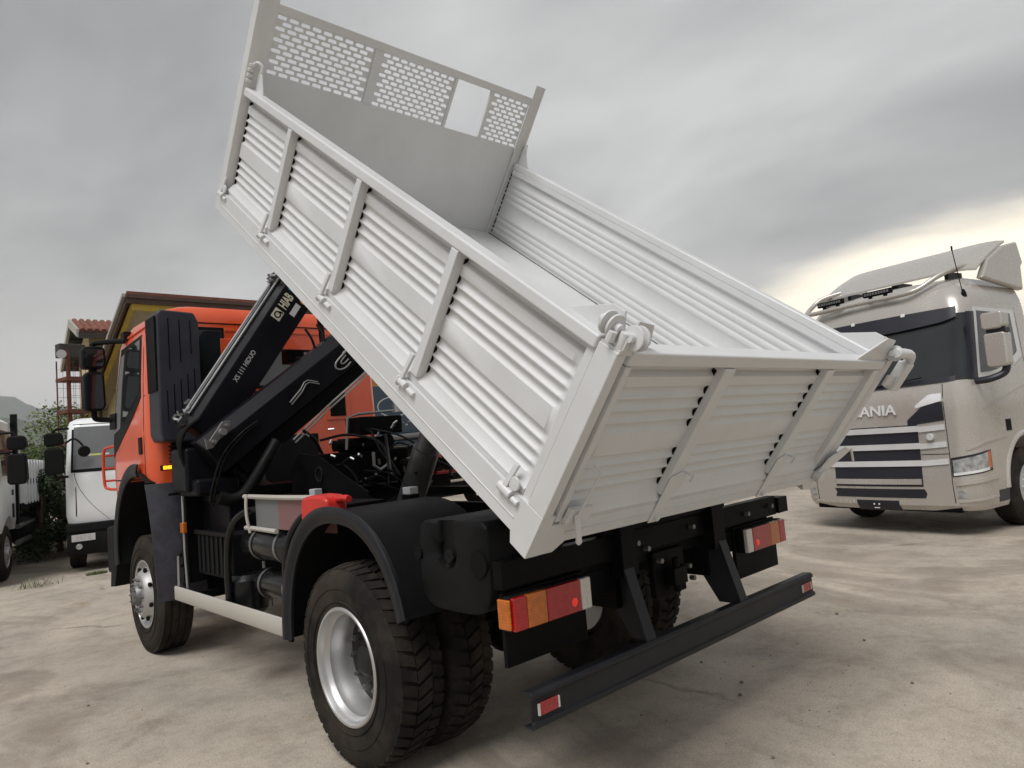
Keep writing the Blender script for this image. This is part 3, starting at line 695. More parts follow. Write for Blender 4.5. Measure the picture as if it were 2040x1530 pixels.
# ------------------------------------------------------------------ chassis
for s in (-1, 1):
    m_ = MB(); m_.box(s*0.42-0.035, s*0.42+0.035, -1.32, 4.9, 0.84, 1.12); m_.build('chassis_rail', chassis_black, truck, bevel=0.006)
    m_ = MB(); m_.box(s*0.42-0.04, s*0.42+0.04, -1.25, 2.15, 1.125, 1.24); m_.build('subframe_rail', chassis_black, truck, bevel=0.006)
    m_ = MB(); m_.bar((s*0.52, -0.75, 0.80), (s*0.52, 0.75, 0.80), 0.09, 0.05)
    for k_ in range(5): m_.bar((s*0.52, -0.65+0.10*k_, 0.75-0.028*k_), (s*0.52, 0.65-0.10*k_, 0.75-0.028*k_), 0.09, 0.024)
    m_.build('leaf_spring', chassis_black, truck)
ax = MB(); ax.cyl((-0.95, 0, RW), (0.95, 0, RW), 0.085, n=18); ax.lathe([(0.0, -0.22), (0.12, -0.20), (0.21, -0.10), (0.23, 0), (0.21, 0.10), (0.12, 0.20), (0.0, 0.22)], (0, 0, RW), (1, 0, 0), 24); ax.cyl((0, 0.1, RW+0.02), (0, 1.8, 0.78), 0.05, n=14)
ax.build('rear_axle', chassis_black, truck)
ax = MB(); ax.cyl((-0.95, 3.8, RW), (0.95, 3.8, RW), 0.08, n=18); ax.lathe([(0.0, -0.2), (0.12, -0.18), (0.2, 0), (0.12, 0.18), (0.0, 0.2)], (0.1, 3.8, RW), (1, 0, 0), 20); ax.build('front_axle', chassis_black, truck)
cm = MB()
for y_ in (-1.0, 0.6, 1.7, 3.0, 4.4): cm.box(-0.39, 0.39, y_-0.05, y_+0.05, 0.90, 1.06)
cm.build('cross_member', chassis_black, truck, bevel=0.005)
gb = MB(); gb.lathe([(0.0, 0), (0.20, 0.0), (0.24, 0.15), (0.26, 0.5), (0.30, 0.9), (0.30, 1.3), (0.0, 1.32)], (0.0, 2.1, 0.88), (0, 1, 0), 20); gb.build('gearbox', chassis_black, truck)
# rear end: beam, pivot brackets, towing jaw, lamp panels
m_ = MB(); m_.box(-1.20, 1.20, -1.345, -1.28, 1.085, 1.205); m_.build('rear_cross_beam', chassis_black, truck, bevel=0.006)
m_ = MB(); m_.prism([(-1.30, 1.02), (-1.24, 1.02), (-1.24, 1.085), (-1.30, 1.085)], 'x', -1.15, 1.15); m_.box(-0.47, -0.35, -1.40, -1.10, 1.0, 1.24); m_.box(0.35, 0.47, -1.40, -1.10, 1.0, 1.24); m_.cyl((-0.55, -1.33, 1.235), (0.55, -1.33, 1.235), 0.035)
m_.build('tipping_pivot', chassis_black, truck, bevel=0.004)
m_ = MB(); m_.box(1.205, 1.33, -1.36, -1.28, 1.09, 1.19); m_.build('side_bracket', chassis_black, truck, bevel=0.004)
m_ = MB(); m_.box(-0.14, 0.14, -1.33, -1.29, 0.82, 1.06); m_.box(-0.06, 0.06, -1.40, -1.33, 0.88, 0.97); m_.cyl((0, -1.37, 0.84), (0, -1.37, 1.02), 0.02)
m_.build('towing_jaw', chassis_black, truck, bevel=0.008)
m_ = MB()
for (x_, z_) in ((-0.30, 1.14), (-0.22, 1.10), (0.20, 1.15), (-0.12, 1.02), (0.13, 0.95), (0.16, 0.88), (-0.35, 0.90), (0.8, 1.14), (1.1, 1.15)): m_.cyl((x_, -1.345, z_), (x_, -1.375, z_), 0.014, n=6)
m_.build('bolts', dull_steel, truck, smooth=False)
for s in (-1, 1):
    m_ = MB(); m_.box(min(s*0.68, s*1.19), max(s*0.68, s*1.19), -1.325, -1.300, 0.76, 1.07); m_.box(min(s*0.44, s*0.70), max(s*0.44, s*0.70), -1.31, -1.29, 0.93, 1.05); m_.build('lamp_panel', chassis_black, truck, bevel=0.006)
    # tail lamp
    X = lambda a: s*(1.197-a)
    hs = MB(); x0, x1 = sorted((X(0.0), X(0.49))); hs.box(x0, x1, -1.372, -1.326, 0.914, 1.061)
    lamp = hs.build('tail_lamp', black_plastic, truck, bevel=0.008)
    for nm, a, c, mm in (('red_lens', 0.004, 0.082, red_lens), ('amber_lens', 0.082, 0.200, amber_lens), ('red_lens', 0.200, 0.418, red_lens), ('white_lens', 0.418, 0.488, clear_lens)):
        p, q_ = sorted((X(a+0.001), X(c-0.001))); MB().box(p, q_, -1.396, -1.370, 0.918, 1.057).build(nm, mm, lamp, bevel=0.006)
    p, q_ = sorted((X(-0.012), X(0.003))); MB().box(p, q_, -1.380, -1.305, 0.925, 1.050).build('side_marker_lens', amber_lens, lamp, bevel=0.006)
    MB().lathe([(0.0, 0), (0.020, 0), (0.016, 0.002), (0, 0.003)], (X(0.37), -1.3965, 0.965), (0, -1, 0), 14).build('bulb_spot', red_bright, lamp)
    # bumper supports
    m_ = MB(); m_.prism([(-1.30, 1.12), (-1.36, 1.12), (-1.49, 0.70), (-1.36, 0.70), (-1.20, 0.95)], 'x', s*0.395, s*0.410); m_.bar((s*0.43, -1.37, 1.12), (s*0.43, -1.495, 0.705), 0.075, 0.012, (0, -1, 0.3)); m_.build('bumper_support', bumper_black, truck, bevel=0.003)
# rear underrun bumper
m_ = MB(); m_.prism([(-1.455, 0.713), (-1.505, 0.716), (-1.517, 0.704), (-1.517, 0.690), (-1.508, 0.684), (-1.508, 0.603), (-1.520, 0.596), (-1.522, 0.580), (-1.508, 0.570), (-1.455, 0.574), (-1.455, 0.580), (-1.497, 0.582), (-1.500, 0.705), (-1.455, 0.707)], 'x', -1.2436, 1.2436)
bump = m_.build('underrun_bumper', bumper_black, truck, bevel=0.002)
for s in (-1, 1):
    x0, x1 = sorted((s*1.205, s*1.100)); MB().box(x0, x1, -1.516, -1.509, 0.617, 0.668).build('reflector', reflector_red, bump, bevel=0.003)
    m_ = MB()
    for a in (s*1.209, s*1.096): m_.box(a-0.004, a+0.004, -1.517, -1.509, 0.620, 0.665)
    m_.build('reflector_clip', clear_lens, bump)
# plate under the left lamp
m_ = MB(); m_.box(-1.17, -0.68, -1.312, -1.300, 0.755, 0.915); m_.build('lower_plate', chassis_black, truck, bevel=0.004)

# ------------------------------------------------------------------ rear mudguards
def arch(f, rx, rz, z0):
    """superellipse arch from front leg over the top to rear leg; f 0..1"""
    a = math.pi*f; c, s_ = math.cos(a), math.sin(a); e = 2/2.25
    return (math.copysign(abs(c)**e, c)*rx, z0+abs(s_)**e*rz)
for s in (-1, 1):
    m_ = MB()
    def fn(f, g, side, s=s):
        y_, z_ = arch(f*0.90, 0.68-0.012*side, 0.80-0.012*side, 0.60); return Vector((s*(1.25-0.68*g), y_, z_))
    m_.slab(fn, 40, 3)
    guard = m_.build('mudguard', black_plastic, truck, angle=40)
    m_ = MB()
    ring = [(0.0, 0.005, 0.020), (0.0, 0.018, 0.006), (0.0, 0.016, -0.030), (0.0, 0.004, -0.045), (0.0, -0.004, -0.075), (0.0, -0.02, -0.075), (0.0, -0.03, 0.0)]
    n_ = 44; vs = []
    for i in range(n_+1):
        f = 0.90*i/n_
        for (_, ox, orr) in ring:
            y_, z_ = arch(f, 0.685+orr, 0.805+orr, 0.60); vs.append(Vector((s*(1.25+ox), y_, z_-0.0)))
    k_ = len(ring); fs = [(i*k_+j, (i+1)*k_+j, (i+1)*k_+(j+1) % k_, i*k_+(j+1) % k_) for i in range(n_) for j in range(k_)]+[tuple(range(k_)), tuple(range(n_*k_, (n_+1)*k_))]
    m_.add(vs, fs); m_.build('mudguard_lip', bumper_black, guard, angle=50)
# guard stay tubes
m_ = MB(); m_.tube([(-1.19, 0.76, 0.62), (-1.19, 0.76, 1.0), (-1.17, 0.72, 1.20), (-1.12, 0.60, 1.34), (-1.0, 0.50, 1.36)], 0.026, n=12, smooth=6); m_.build('guard_stay', gloss_black, truck)
m_ = MB(); m_.tube([(-1.15, 1.86, 0.60), (-1.15, 1.85, 1.0), (-1.13, 1.80, 1.22), (-1.08, 1.62, 1.34), (-0.9, 1.45, 1.36), (-0.45, 1.40, 1.36)], 0.028, n=12, smooth=6); m_.build('guard_stay', gloss_black, truck)
# side underrun guard
m_ = MB(); m_.prism([(-1.190, 0.584), (-1.206, 0.580), (-1.212, 0.590), (-1.212, 0.688), (-1.206, 0.699), (-1.190, 0.695)], 'y', 0.726, 2.943); m_.build('side_guard', alu_grey, truck, bevel=0.003)
m_ = MB(); m_.box(-1.19, -0.46, 2.60, 2.66, 0.60, 0.66); m_.box(-1.19, -0.46, 0.85, 0.91, 0.60, 0.66); m_.box(-0.50, -0.45, 2.60, 2.66, 0.60, 0.9); m_.box(-0.50, -0.45, 0.85, 0.91, 0.60, 0.9); m_.box(-1.20, -1.18, 0.722, 0.76, 0.56, 0.80); m_.build('guard_bracket', chassis_black, truck)
# plastic water tank behind the left mudguard
pts = [(-0.765, 1.335), (-0.80, 1.362), (-1.23, 1.372), (-1.265, 1.34)]+[(-1.005-0.255*math.copysign(abs(math.cos(R(a)))**0.5, math.cos(R(a))), 1.13-0.175*math.sin(R(a))**0.62) for a in range(0, 181, 10)]+[(-0.75, 1.17), (-0.77, 1.19), (-0.77, 1.225), (-0.748, 1.245)]
m_ = MB().prism(pts, 'x', -1.20, -0.72); tank = m_.build('water_tank', black_plastic, truck, bevel=0.022, segs=3)
cut_a = MB().cyl((-1.30, -0.97, 1.22), (-1.165, -0.97, 1.22), 0.075, n=24); cut_b = MB().box(-1.30, -1.165, -1.03, -0.91, 1.22, 1.45)
cut(tank, [cut_a, cut_b])
m_ = MB(); m_.lathe([(0.0, 0), (0.032, 0), (0.032, 0.03), (0.0, 0.03)], (-1.166, -0.975, 1.205), (-1, 0, 0), 16); m_.bar((-1.19, -0.945, 1.215), (-1.19, -1.01, 1.195), 0.012, 0.012); m_.build('tap', black_plastic, tank, bevel=0.003)
m_ = MB(); m_.cyl((-1.21, -0.75, 1.205), (-1.17, -0.75, 1.205), 0.028, n=16); m_.cyl((-1.21, -1.205, 1.185), (-1.15, -1.205, 1.185), 0.055, n=20); m_.build('tank_cap', print_black, tank)
# air tanks, battery box and other things hung on the left rail
for (x_, y0_, y1_, z_, r_) in ((-1.00, 0.90, 1.74, 1.105, 0.115), (-0.98, 0.86, 1.60, 0.82, 0.105)):
    m_ = MB(); m_.lathe([(0.0, 0), (r_*0.6, 0.006), (r_*0.9, 0.03), (r_, 0.06), (r_, y1_-y0_-0.06), (r_*0.9, y1_-y0_-0.03), (r_*0.6, y1_-y0_-0.006), (0.0, y1_-y0_)], (x_, y0_, z_), (0, 1, 0), 28); tk = m_.build('air_tank', gloss_black, truck)
    m_ = MB()
    for yy in (y0_+0.20, y0_+0.60): m_.lathe([(r_+0.002, -0.016), (r_+0.006, -0.016), (r_+0.006, 0.016), (r_+0.002, 0.016)], (x_, yy, z_), (0, 1, 0), 28, closed=True); m_.cyl((x_-0.02, yy, z_-r_-0.01), (x_-0.02, yy, z_-r_-0.06), 0.014, n=8)
    m_.build('strap', dull_steel, tk)
m_ = MB(); m_.box(-1.08, -0.52, 1.96, 2.72, 0.80, 1.16); bt = m_.build('battery_box', black_plastic, truck, bevel=0.02)
m_ = MB()
for i in range(7): m_.box(-1.092, -1.082, 2.02+i*0.10, 2.06+i*0.10, 0.83, 1.13)
m_.box(-1.10, -1.08, 1.95, 2.73, 1.135, 1.17); m_.build('ribs', black_plastic, bt, bevel=0.004)
m_ = MB(); m_.lathe([(0, 0), (0.12, 0.0), (0.16, 0.04), (0.16, 0.26), (0.12, 0.30), (0, 0.30)], (-0.98, 1.92, 0.55), (0, 0, 1), 22); m_.build('filter_bowl', gloss_black, truck)
# grey and rose curved sheet box with light rails
def sheet(ya, yb, mm, nm):
    m_ = MB()
    def fn(f, g, side):
        y_ = ya+(yb-ya)*f; bulge = 0.035*math.sin(math.pi*(y_-0.25)/1.25); return Vector((-1.06-bulge+0.006*side, y_, 1.235+0.205*g))
    return m_.slab(fn, 10, 2).build(nm, mm, truck)
sheet(1.05, 1.50, grey_sheet, 'grey_cover_panel'); sheet(0.30, 1.05, pink_sheet, 'rose_cover_panel')
m_ = MB(); m_.box(-1.052, -0.70, 0.32, 1.49, 1.24, 1.40); m_.build('cover_box', chassis_black, truck, bevel=0.01)
rail = []
for zz in (1.452, 1.222):
    m_ = MB(); m_.tube([(-1.075-0.035*math.sin(math.pi*(y_-0.25)/1.25)*(1 if 0.25 < y_ < 1.5 else 0), y_, zz) for y_ in (1.66, 1.55, 1.4, 1.2, 1.0, 0.8, 0.6, 0.42)] if zz > 1.3 else [(-1.075-0.035*math.sin(math.pi*(y_-0.25)/1.25)*(1 if 0.25 < y_ < 1.5 else 0), y_, zz) for y_ in (1.66, 1.55, 1.4, 1.2, 1.06)], 0.017, n=8, smooth=3); m_.build('cover_rail', alu_grey, truck)
m_ = MB(); m_.tube([(-1.09, 1.58, 1.47), (-1.10, 1.575, 1.40), (-1.10, 1.57, 1.30), (-1.085, 1.56, 1.19)], 0.012, n=8, smooth=4); m_.build('cover_strap', alu_grey, truck)
# red canister on the mudguard
m_ = MB(); m_.prism([(0.15, 1.37), (0.16, 1.45), (0.20, 1.475), (0.33, 1.480), (0.46, 1.465), (0.49, 1.43), (0.49, 1.29), (0.30, 1.35)], 'x', -1.20, -1.06); can = m_.build('red_canister', red_can, truck, bevel=0.025, segs=3)
m_ = MB(); m_.tube([(-1.12, 0.18, 1.448), (-1.12, 0.08, 1.456), (-1.12, 0.03, 1.452)], 0.02, n=10); m_.build('canister_spout', red_can, can)

# ------------------------------------------------------------------ front mudguard, leg, marker
m_ = MB()
def fn(f, g, side):
    a = R(-12+132*f); y_ = 3.80+math.cos(a)*(0.74-0.012*side); z_ = 0.93+math.sin(a)*(0.76-0.012*side); return Vector((-1.268+0.42*g, y_, z_))
m_.slab(fn, 30, 2); fg = m_.build('front_wheel_arch', black_plastic, truck)
m_ = MB()
def fn(f, g, side):
    a = R(-12+110*f); r_ = 0.70+0.12*g; return Vector((-1.272-0.014*math.sin(math.pi*g)+0.014*side, 3.80+math.cos(a)*r_, 0.93+math.sin(a)*r_*1.03))
m_.slab(fn, 30, 3); m_.build('arch_lip', bumper_black, fg)
# guard behind the front wheel
m_ = MB()
def fn(f, g, side):
    z_ = 1.58-1.02*g; return Vector((-1.30+0.40*f+0.02*(1-g)*(1-f)*-2, 3.08-0.05*math.sin(math.pi*f)+0.10*(1-g)*(1-g)-0.10*g*(1-g)+0.012*side-0.05*(f-0.5), z_))
m_.slab(fn, 10, 16); m_.build('wheel_guard', shield_violet, truck, angle=60)
m_ = MB(); m_.box(-1.22, -1.06, 2.94, 2.97, 1.47, 1.49)
for (x_, z_) in ((-1.15, 0.95), (-1.14, 0.86), (-1.12, 0.70)): m_.lathe([(0, 0), (0.018, 0), (0.012, 0.01), (0, 0.01)], (x_, 2.945, z_), (0, -1, 0), 10)
m_.build('guard_fasteners', print_black, truck)
m_ = MB(); m_.box(-1.14, -0.98, 2.78, 2.92, 0.72, 1.56); m_.build('outrigger_leg', chassis_black, truck, bevel=0.01)
m_ = MB(); m_.tube([(-1.14, 2.80, 1.62), (-1.17, 2.76, 1.52), (-1.17, 2.76, 1.0), (-1.16, 2.76, 0.66)], 0.010, n=8); m_.tube([(-1.18, 2.90, 0.95), (-1.18, 2.92, 0.62)], 0.012, n=8); m_.build('outrigger_pipe', steel, truck)
MB().box(-1.19, -1.15, 2.73, 2.80, 1.15, 1.24).build('amber_side_marker', amber_lens, truck, bevel=0.01)
mk = MB().box(-1.25, -1.08, 3.00, 3.06, 1.690, 1.740).build('marker_lamp_base', print_black, truck, bevel=0.006)
for i in range(4): MB().box(-1.242+i*0.038, -1.208+i*0.038, 2.985, 3.002, 1.700, 1.732).build('marker_lamp', amber_lit, mk, bevel=0.004)
m_ = MB(); m_.prism([(4.55, 1.15), (4.85, 1.15), (4.95, 0.62), (4.98, 0.50), (4.80, 0.52), (4.66, 0.80)], 'x', -1.24, -1.02); m_.build('front_corner_flap', black_plastic, truck, bevel=0.01)
m_ = MB(); m_.box(-1.20, 1.20, 4.95, 5.25, 0.62, 1.12); m_.build('front_bumper', black_plastic, truck, bevel=0.03)
# ------------------------------------------------------------------ orange cab (local frame: front at -y, mirrored by the half turn)
CM = Matrix.Translation((0, 5.2, 0)) @ Matrix.Rotation(math.pi, 4, 'Z')
hc = Cab([(1.05, 1.20, 0.10, 0.06, 0.44, 1.80), (1.60, 1.225, 0.03, 0.06, 0.50, 1.80), (2.05, 1.23, 0.04, 0.07, 0.50, 1.80), (2.55, 1.215, 0.18, 0.07, 0.46, 1.80), (2.98, 1.19, 0.34, 0.08, 0.40, 1.80), (3.07, 1.170, 0.44, 0.08, 0.38, 1.80), (3.16, 1.130, 0.66, 0.06, 0.34, 1.79), (3.23, 1.03, 0.90, 0.05, 0.3, 1.76), (3.27, 0.90, 1.05, 0.05, 0.25, 1.72)])
cab = hc.body().xf(CM).build('cab', orange, truck)
cut(cab, [MB().cyl((-1.5, 3.80, 0.93), (1.5, 3.80, 0.93), 0.745, n=40)])
def cp(name, m, *a, bevel=0.0, par=None, **k): return hc.patch(*a, **k).xf(CM).build(name, m, par or cab, bevel=bevel)
for s in (1, -1):
    fr = lambda z: ('y', 0.50+max(0, z-2.05)*0.36)
    cp('window_surround', black_plastic, fr, ('y', 1.545), lambda f: 1.86+0.54*f**1.2, lambda f: 2.96+0.045*f, off=0.004, sgn=s)
    fr2 = lambda z: ('y', 0.88+max(0, z-2.05)*0.20)
    cp('door_window', glass_dark, fr2, ('y', 1.50), lambda f: 2.20+0.25*f, lambda f: 2.925+0.04*f, off=0.007, sgn=s)
    fr3 = lambda z: ('y', 0.56+max(0, z-2.05)*0.34); fr4 = lambda z: ('y', 0.80+max(0, z-2.05)*0.20)
    cp('quarter_deflector', grey_sheet, fr3, fr4, lambda f: 2.10+0.05*f, lambda f: 2.88+0.02*f, off=0.008, sgn=s)
    cp('door_seam', print_black, ('y', 1.615), ('y', 1.628), 1.62, 3.03, off=0.0015, sgn=s, nu=1)
    cp('door_seam', print_black, ('y', 0.52), ('y', 1.62), 1.615, 1.628, off=0.0015, sgn=s)
    cp('cab_seam', print_black, ('y', 1.63), ('y', 1.68), 2.40, 2.408, off=0.0015, sgn=s, nu=2, nv=1)
    dh = cp('door_handle', black_plastic, ('y', 1.46), ('y', 1.56), 1.86, 2.02, off=0.012, thick=0.02, sgn=s, bevel=0.006)
    cp('roof_gutter', orange, ('y', 0.90), ('y', 1.70), lambda f: 3.035+0.03*f, lambda f: 3.055+0.03*f, off=0.014, thick=0.03, sgn=s, nv=2)
# windscreen and front panel (seen only from other sides)
cp('windscreen', glass_dark, ('u', -1.35), ('u', 1.35), 2.08, 2.95, off=0.005, nu=24)
cp('front_grille', black_plastic, ('x', -0.85), ('x', 0.85), 1.2, 1.75, off=0.01, nu=16)
cp('sun_visor', black_plastic, ('u', -1.2), ('u', 1.2), 2.90, 3.02, off=0.10, thick=0.02, nu=20, nv=2)
# rear wall fittings
def bw(name, m, x0, x1, z0, z1, d0, d1, bev=0.02, par=None): return MB().box(x0, x1, 3.40-d1, 3.40-d0, z0, z1).build(name, m, par or cab, bevel=bev, segs=3)
bw('rear_window_seal', black_plastic, -1.02, -0.505, 2.46, 3.06, -0.01, 0.004, 0.04); bw('rear_window', glass_dark, -0.99, -0.53, 2.49, 3.03, -0.01, 0.006, 0.04)
bw('rear_window_seal', black_plastic, -0.20, 0.46, 2.44, 2.86, -0.01, 0.004, 0.04); bw('rear_window', glass_grey, -0.17, 0.43, 2.47, 2.83, -0.01, 0.006, 0.04)
bw('rear_pressing', orange, -0.50, 0.95, 3.02, 3.05, -0.01, 0.006, 0.005); bw('rear_pressing', orange, -0.55, -0.25, 2.55, 2.95, -0.01, 0.008, 0.03)
vp = bw('vent_frame', orange, 0.56, 0.86, 2.08, 2.46, -0.01, 0.012, 0.02); bw('vent_grille', print_black, 0.60, 0.80, 2.12, 2.42, -0.01, 0.016, 0.03, None)
m_ = MB()
for i in range(8): m_.box(0.62, 0.78, 3.374, 3.386, 2.145+i*0.033, 2.160+i*0.033)
m_.build('vent_slats', black_plastic, cab)
bw('rear_seam', print_black, -1.05, 1.05, 3.095, 3.105, -0.01, 0.002, 0.0); bw('rear_rubber', print_black, -0.45, -0.20, 2.40, 2.42, -0.01, 0.004, 0.0)
bw('rear_lower_recess', black_plastic, -1.05, 0.45, 1.15, 1.95, -0.01, 0.006, 0.02)
# slate intake cover behind the cab corner
m_ = MB().prism([(-1.235, 2.02), (-1.21, 1.95), (-0.90, 1.93), (-0.865, 1.97), (-0.860, 3.04), (-0.90, 3.125), (-1.19, 3.14), (-1.225, 3.10)], 'y', 3.06, 3.37)
sn = m_.build('intake_cover', slate_plastic, truck, bevel=0.02, segs=3)
m_ = MB()
for (x_, za, zb) in ((-1.13, 2.58, 3.06), (-1.035, 2.66, 3.05), (-0.94, 2.74, 3.05), (-1.16, 2.12, 2.40), (-1.10, 2.10, 2.46), (-1.04, 2.09, 2.50), (-0.98, 2.09, 2.55), (-0.92, 2.10, 2.60)):
    m_.box(x_-0.005, x_+0.005, 3.0585, 3.075, za, zb)
m_.build('cover_grooves', print_black, sn)
MB().box(-1.245, -1.228, 3.08, 3.34, 2.40, 3.08).build('cover_seal', print_black, sn, bevel=0.004)
m_ = MB()
for i in range(6): m_.lathe([(0.10, 0), (0.112, 0.012), (0.10, 0.024)], (-1.02, 3.20, 1.72+i*0.034), (0, 0, 1), 20)
m_.build('intake_bellows', rub_hose, sn)
# mirrors
mirror_glass = mat('mirror_glass', (0.10, 0.10, 0.11), 0.04, metal=0.9, var=0.05, rvar=0.01)
for s in (-1, 1):
    for (z0_, z1_, x0_, x1_) in ((2.795, 3.03, 1.285, 1.515), (2.355, 2.765, 1.30, 1.50)):
        a, c = sorted((s*x0_, s*x1_))
        mh = MB().prism([(a+0.02, z0_), (c-0.03, z0_), (c, z0_+0.06), (c-0.01, z1_-0.02), (c-0.04, z1_), (a+0.03, z1_), (a, z1_-0.05), (a+0.005, z0_+0.03)], 'y', 4.58, 4.72).build('mirror_housing', black_plastic, truck, bevel=0.025, segs=3)
        MB().prism([(a+0.035, z0_+0.025), (c-0.04, z0_+0.025), (c-0.025, z0_+0.07), (c-0.035, z1_-0.035), (a+0.035, z1_-0.03), (a+0.02, z0_+0.05)], 'y', 4.576, 4.584).build('mirror_glass', mirror_glass, mh)
    m_ = MB(); m_.tube([(s*1.40, 4.66, 3.00), (s*1.39, 4.66, 3.06), (s*1.34, 4.60, 3.07), (s*1.20, 4.34, 3.05), (s*1.12, 4.25, 3.04)], 0.028, n=10, smooth=5); m_.tube([(s*1.40, 4.66, 2.80), (s*1.40, 4.66, 2.75)], 0.04, n=10); m_.tube([(s*1.40, 4.66, 2.37), (s*1.40, 4.66, 2.30), (s*1.36, 4.66, 2.27), (s*1.20, 4.60, 2.26)], 0.028, n=10, smooth=5)
    a, c = sorted((s*1.15, s*1.25)); m_.box(a, c, 4.50, 4.72, 2.16, 2.32); m_.box(a+0.03, c, 4.16, 4.28, 3.03, 3.12)
    m_.build('mirror_arm', black_plastic, truck, bevel=0.008)
    # tubular lamp guard
    m_ = MB(); x_ = s*1.10
    m_.tube([(s*1.06, 5.05, 2.00), (s*1.15, 5.28, 1.99), (s*1.18, 5.34, 1.92), (s*1.18, 5.34, 1.60), (s*1.15, 5.28, 1.53), (s*1.06, 5.05, 1.52)], 0.016, n=10, smooth=5)
    m_.tube([(s*0.60, 5.24, 1.90), (s*1.18, 5.34, 1.90)], 0.012, n=8); m_.tube([(s*0.60, 5.24, 1.76), (s*1.18, 5.34, 1.76)], 0.012, n=8); m_.tube([(s*0.60, 5.24, 1.62), (s*1.18, 5.34, 1.62)], 0.012, n=8); m_.tube([(s*1.06, 5.30, 1.97), (s*1.06, 5.30, 1.54)], 0.012, n=8)
    m_.build('lamp_guard', guard_red, truck)

# ------------------------------------------------------------------ loader crane
cb = MB(); cb.box(-1.0, 1.0, 2.18, 2.86, 1.13, 1.40); cb.box(-1.02, 1.02, 2.30, 2.74, 1.40, 1.50); crane = cb.build('loader_crane', crane_paint, truck, bevel=0.015)
c_ = MB(); c_.lathe([(0.22, 0), (0.22, 0.08), (0.17, 0.12), (0.16, 0.55), (0.19, 0.60), (0.19, 0.68), (0, 0.70)], (-0.72, 2.52, 1.42), (0, 0, 1), 28); c_.build('crane_column', crane_paint, crane)
def boom(name, P0, d, ln, sec, m, bev=0.012):
    P0 = Vector(P0); d = Vector(d).normalized(); n_ = Vector((-d.z, 0, d.x)); k = len(sec); vs = []
    for t in (0, ln):
        for (a, y_) in sec: p = P0+d*t+n_*a; vs.append(Vector((p.x, y_, p.z)))
    fs = [tuple(range(k)), tuple(range(2*k-1, k-1, -1))]+[(i, k+i, k+(i+1) % k, (i+1) % k) for i in range(k)]
    return MB().add(vs, fs).build(name, m, crane, bevel=bev, segs=3)
DA = Vector((0.57, 0, 0.8216)); NA = Vector((-DA.z, 0, DA.x)); PA = Vector((-1.085, 0, 1.985))
vsA = []
for (t_, lo) in ((0.0, -0.12), (0.25, -0.205), (2.00, -0.235)):
    for (a_, y_) in ((lo, 2.50), (lo, 2.74), (0.135, 2.74), (0.135, 2.57), (0.075, 2.50)):
        p = PA+DA*t_+NA*a_; vsA.append(Vector((p.x, y_, p.z)))
bA = MB().add(vsA, [(0, 1, 2, 3, 4), (14, 13, 12, 11, 10)]+[(q*5+i, (q+1)*5+i, (q+1)*5+(i+1) % 5, q*5+(i+1) % 5) for q in (0, 1) for i in range(5)]).build('jib_boom', crane_paint, crane, bevel=0.012, segs=3)
DB = Vector((0.813, 0, 0.582)); NB = Vector((-DB.z, 0, DB.x)); PB = Vector((-1.105, 0, 1.775))
bB = boom('main_boom', PB, DB, 2.25, [(-0.17, 2.20), (-0.17, 2.45), (0.15, 2.45), (0.15, 2.31), (0.065, 2.20)], crane_paint)
bC = boom('boom_extension', PB+DB*0.15-NB*0.245, DB, 2.15, [(-0.07, 2.24), (-0.07, 2.42), (0.07, 2.42), (0.07, 2.24)], chassis_black)
# silver hydraulic lines on the jib
m_ = MB()
for k_, (a_, y_) in enumerate(((0.149, 2.555), (0.176, 2.60), (0.149, 2.66))):
    p = PA+NA*a_; m_.tube([Vector((p.x, y_, p.z))+DA*t for t in (0.10, 0.7, 1.3, 1.88)], 0.0095, n=8)
m_.build('jib_pipes', steel, crane)
m_ = MB(); rnd = random.Random(3)
for i in range(46):
    t = rnd.choice((rnd.uniform(0.0, 0.22), rnd.uniform(1.78, 1.98), rnd.uniform(1.55, 1.65))); p = PA+NA*(0.155+rnd.uniform(0, 0.05))+DA*t; p.y = rnd.uniform(2.50, 2.70)
    d_ = Vector((rnd.uniform(-1, 1), rnd.uniform(-1, 1), rnd.uniform(-1, 1))).normalized()*0.022; m_.cyl(p-d_, p+d_, rnd.uniform(0.006, 0.014), n=6)
m_.build('pipe_fittings', dull_steel, crane, smooth=False)
# lettering on the jib: plate, HIAB, model, stickers
def onA(t, a, y_=2.4985): p = PA+DA*t+NA*a; return Vector((p.x, y_, p.z))
def plate(name, t0, t1, a0, a1, m, parent=None, y_=2.4985, th=0.002):
    vs = [onA(t, a, y) for y in (y_, y_+th+0.004) for (t, a) in ((t0, a0), (t1, a0), (t1, a1), (t0, a1))]
    return MB().add(vs, [(0, 1, 2, 3), (7, 6, 5, 4), (0, 1, 5, 4), (1, 2, 6, 5), (2, 3, 7, 6), (3, 0, 4, 7)]).build(name, m, parent or crane)
lp = plate('logo_plate', 1.235, 1.335, -0.055, 0.040, sticker_cream)
m_ = MB(); cc = onA(1.283, -0.008, 2.4975); m_.lathe([(0.022, 0), (0.034, 0), (0.034, 0.002), (0.022, 0.002)], cc, (0, -1, 0), 20, closed=True); m_.tube([onA(1.308, 0.0, 2.497), onA(1.32, -0.02, 2.497), onA(1.323, -0.045, 2.497)], 0.007, n=6); m_.build('logo_emblem', print_black, crane)
text('brand_lettering', 'HIAB', sticker_cream, crane, frame(onA(1.442, -0.012, 2.4975), DA, NA), size=0.125, bold=0.003, sx=0.56)
plate('teal_sticker', 1.555, 1.645, -0.06, 0.035, sticker_teal)
plate('white_sticker', 1.36, 1.49, -0.150, -0.095, sticker_white)
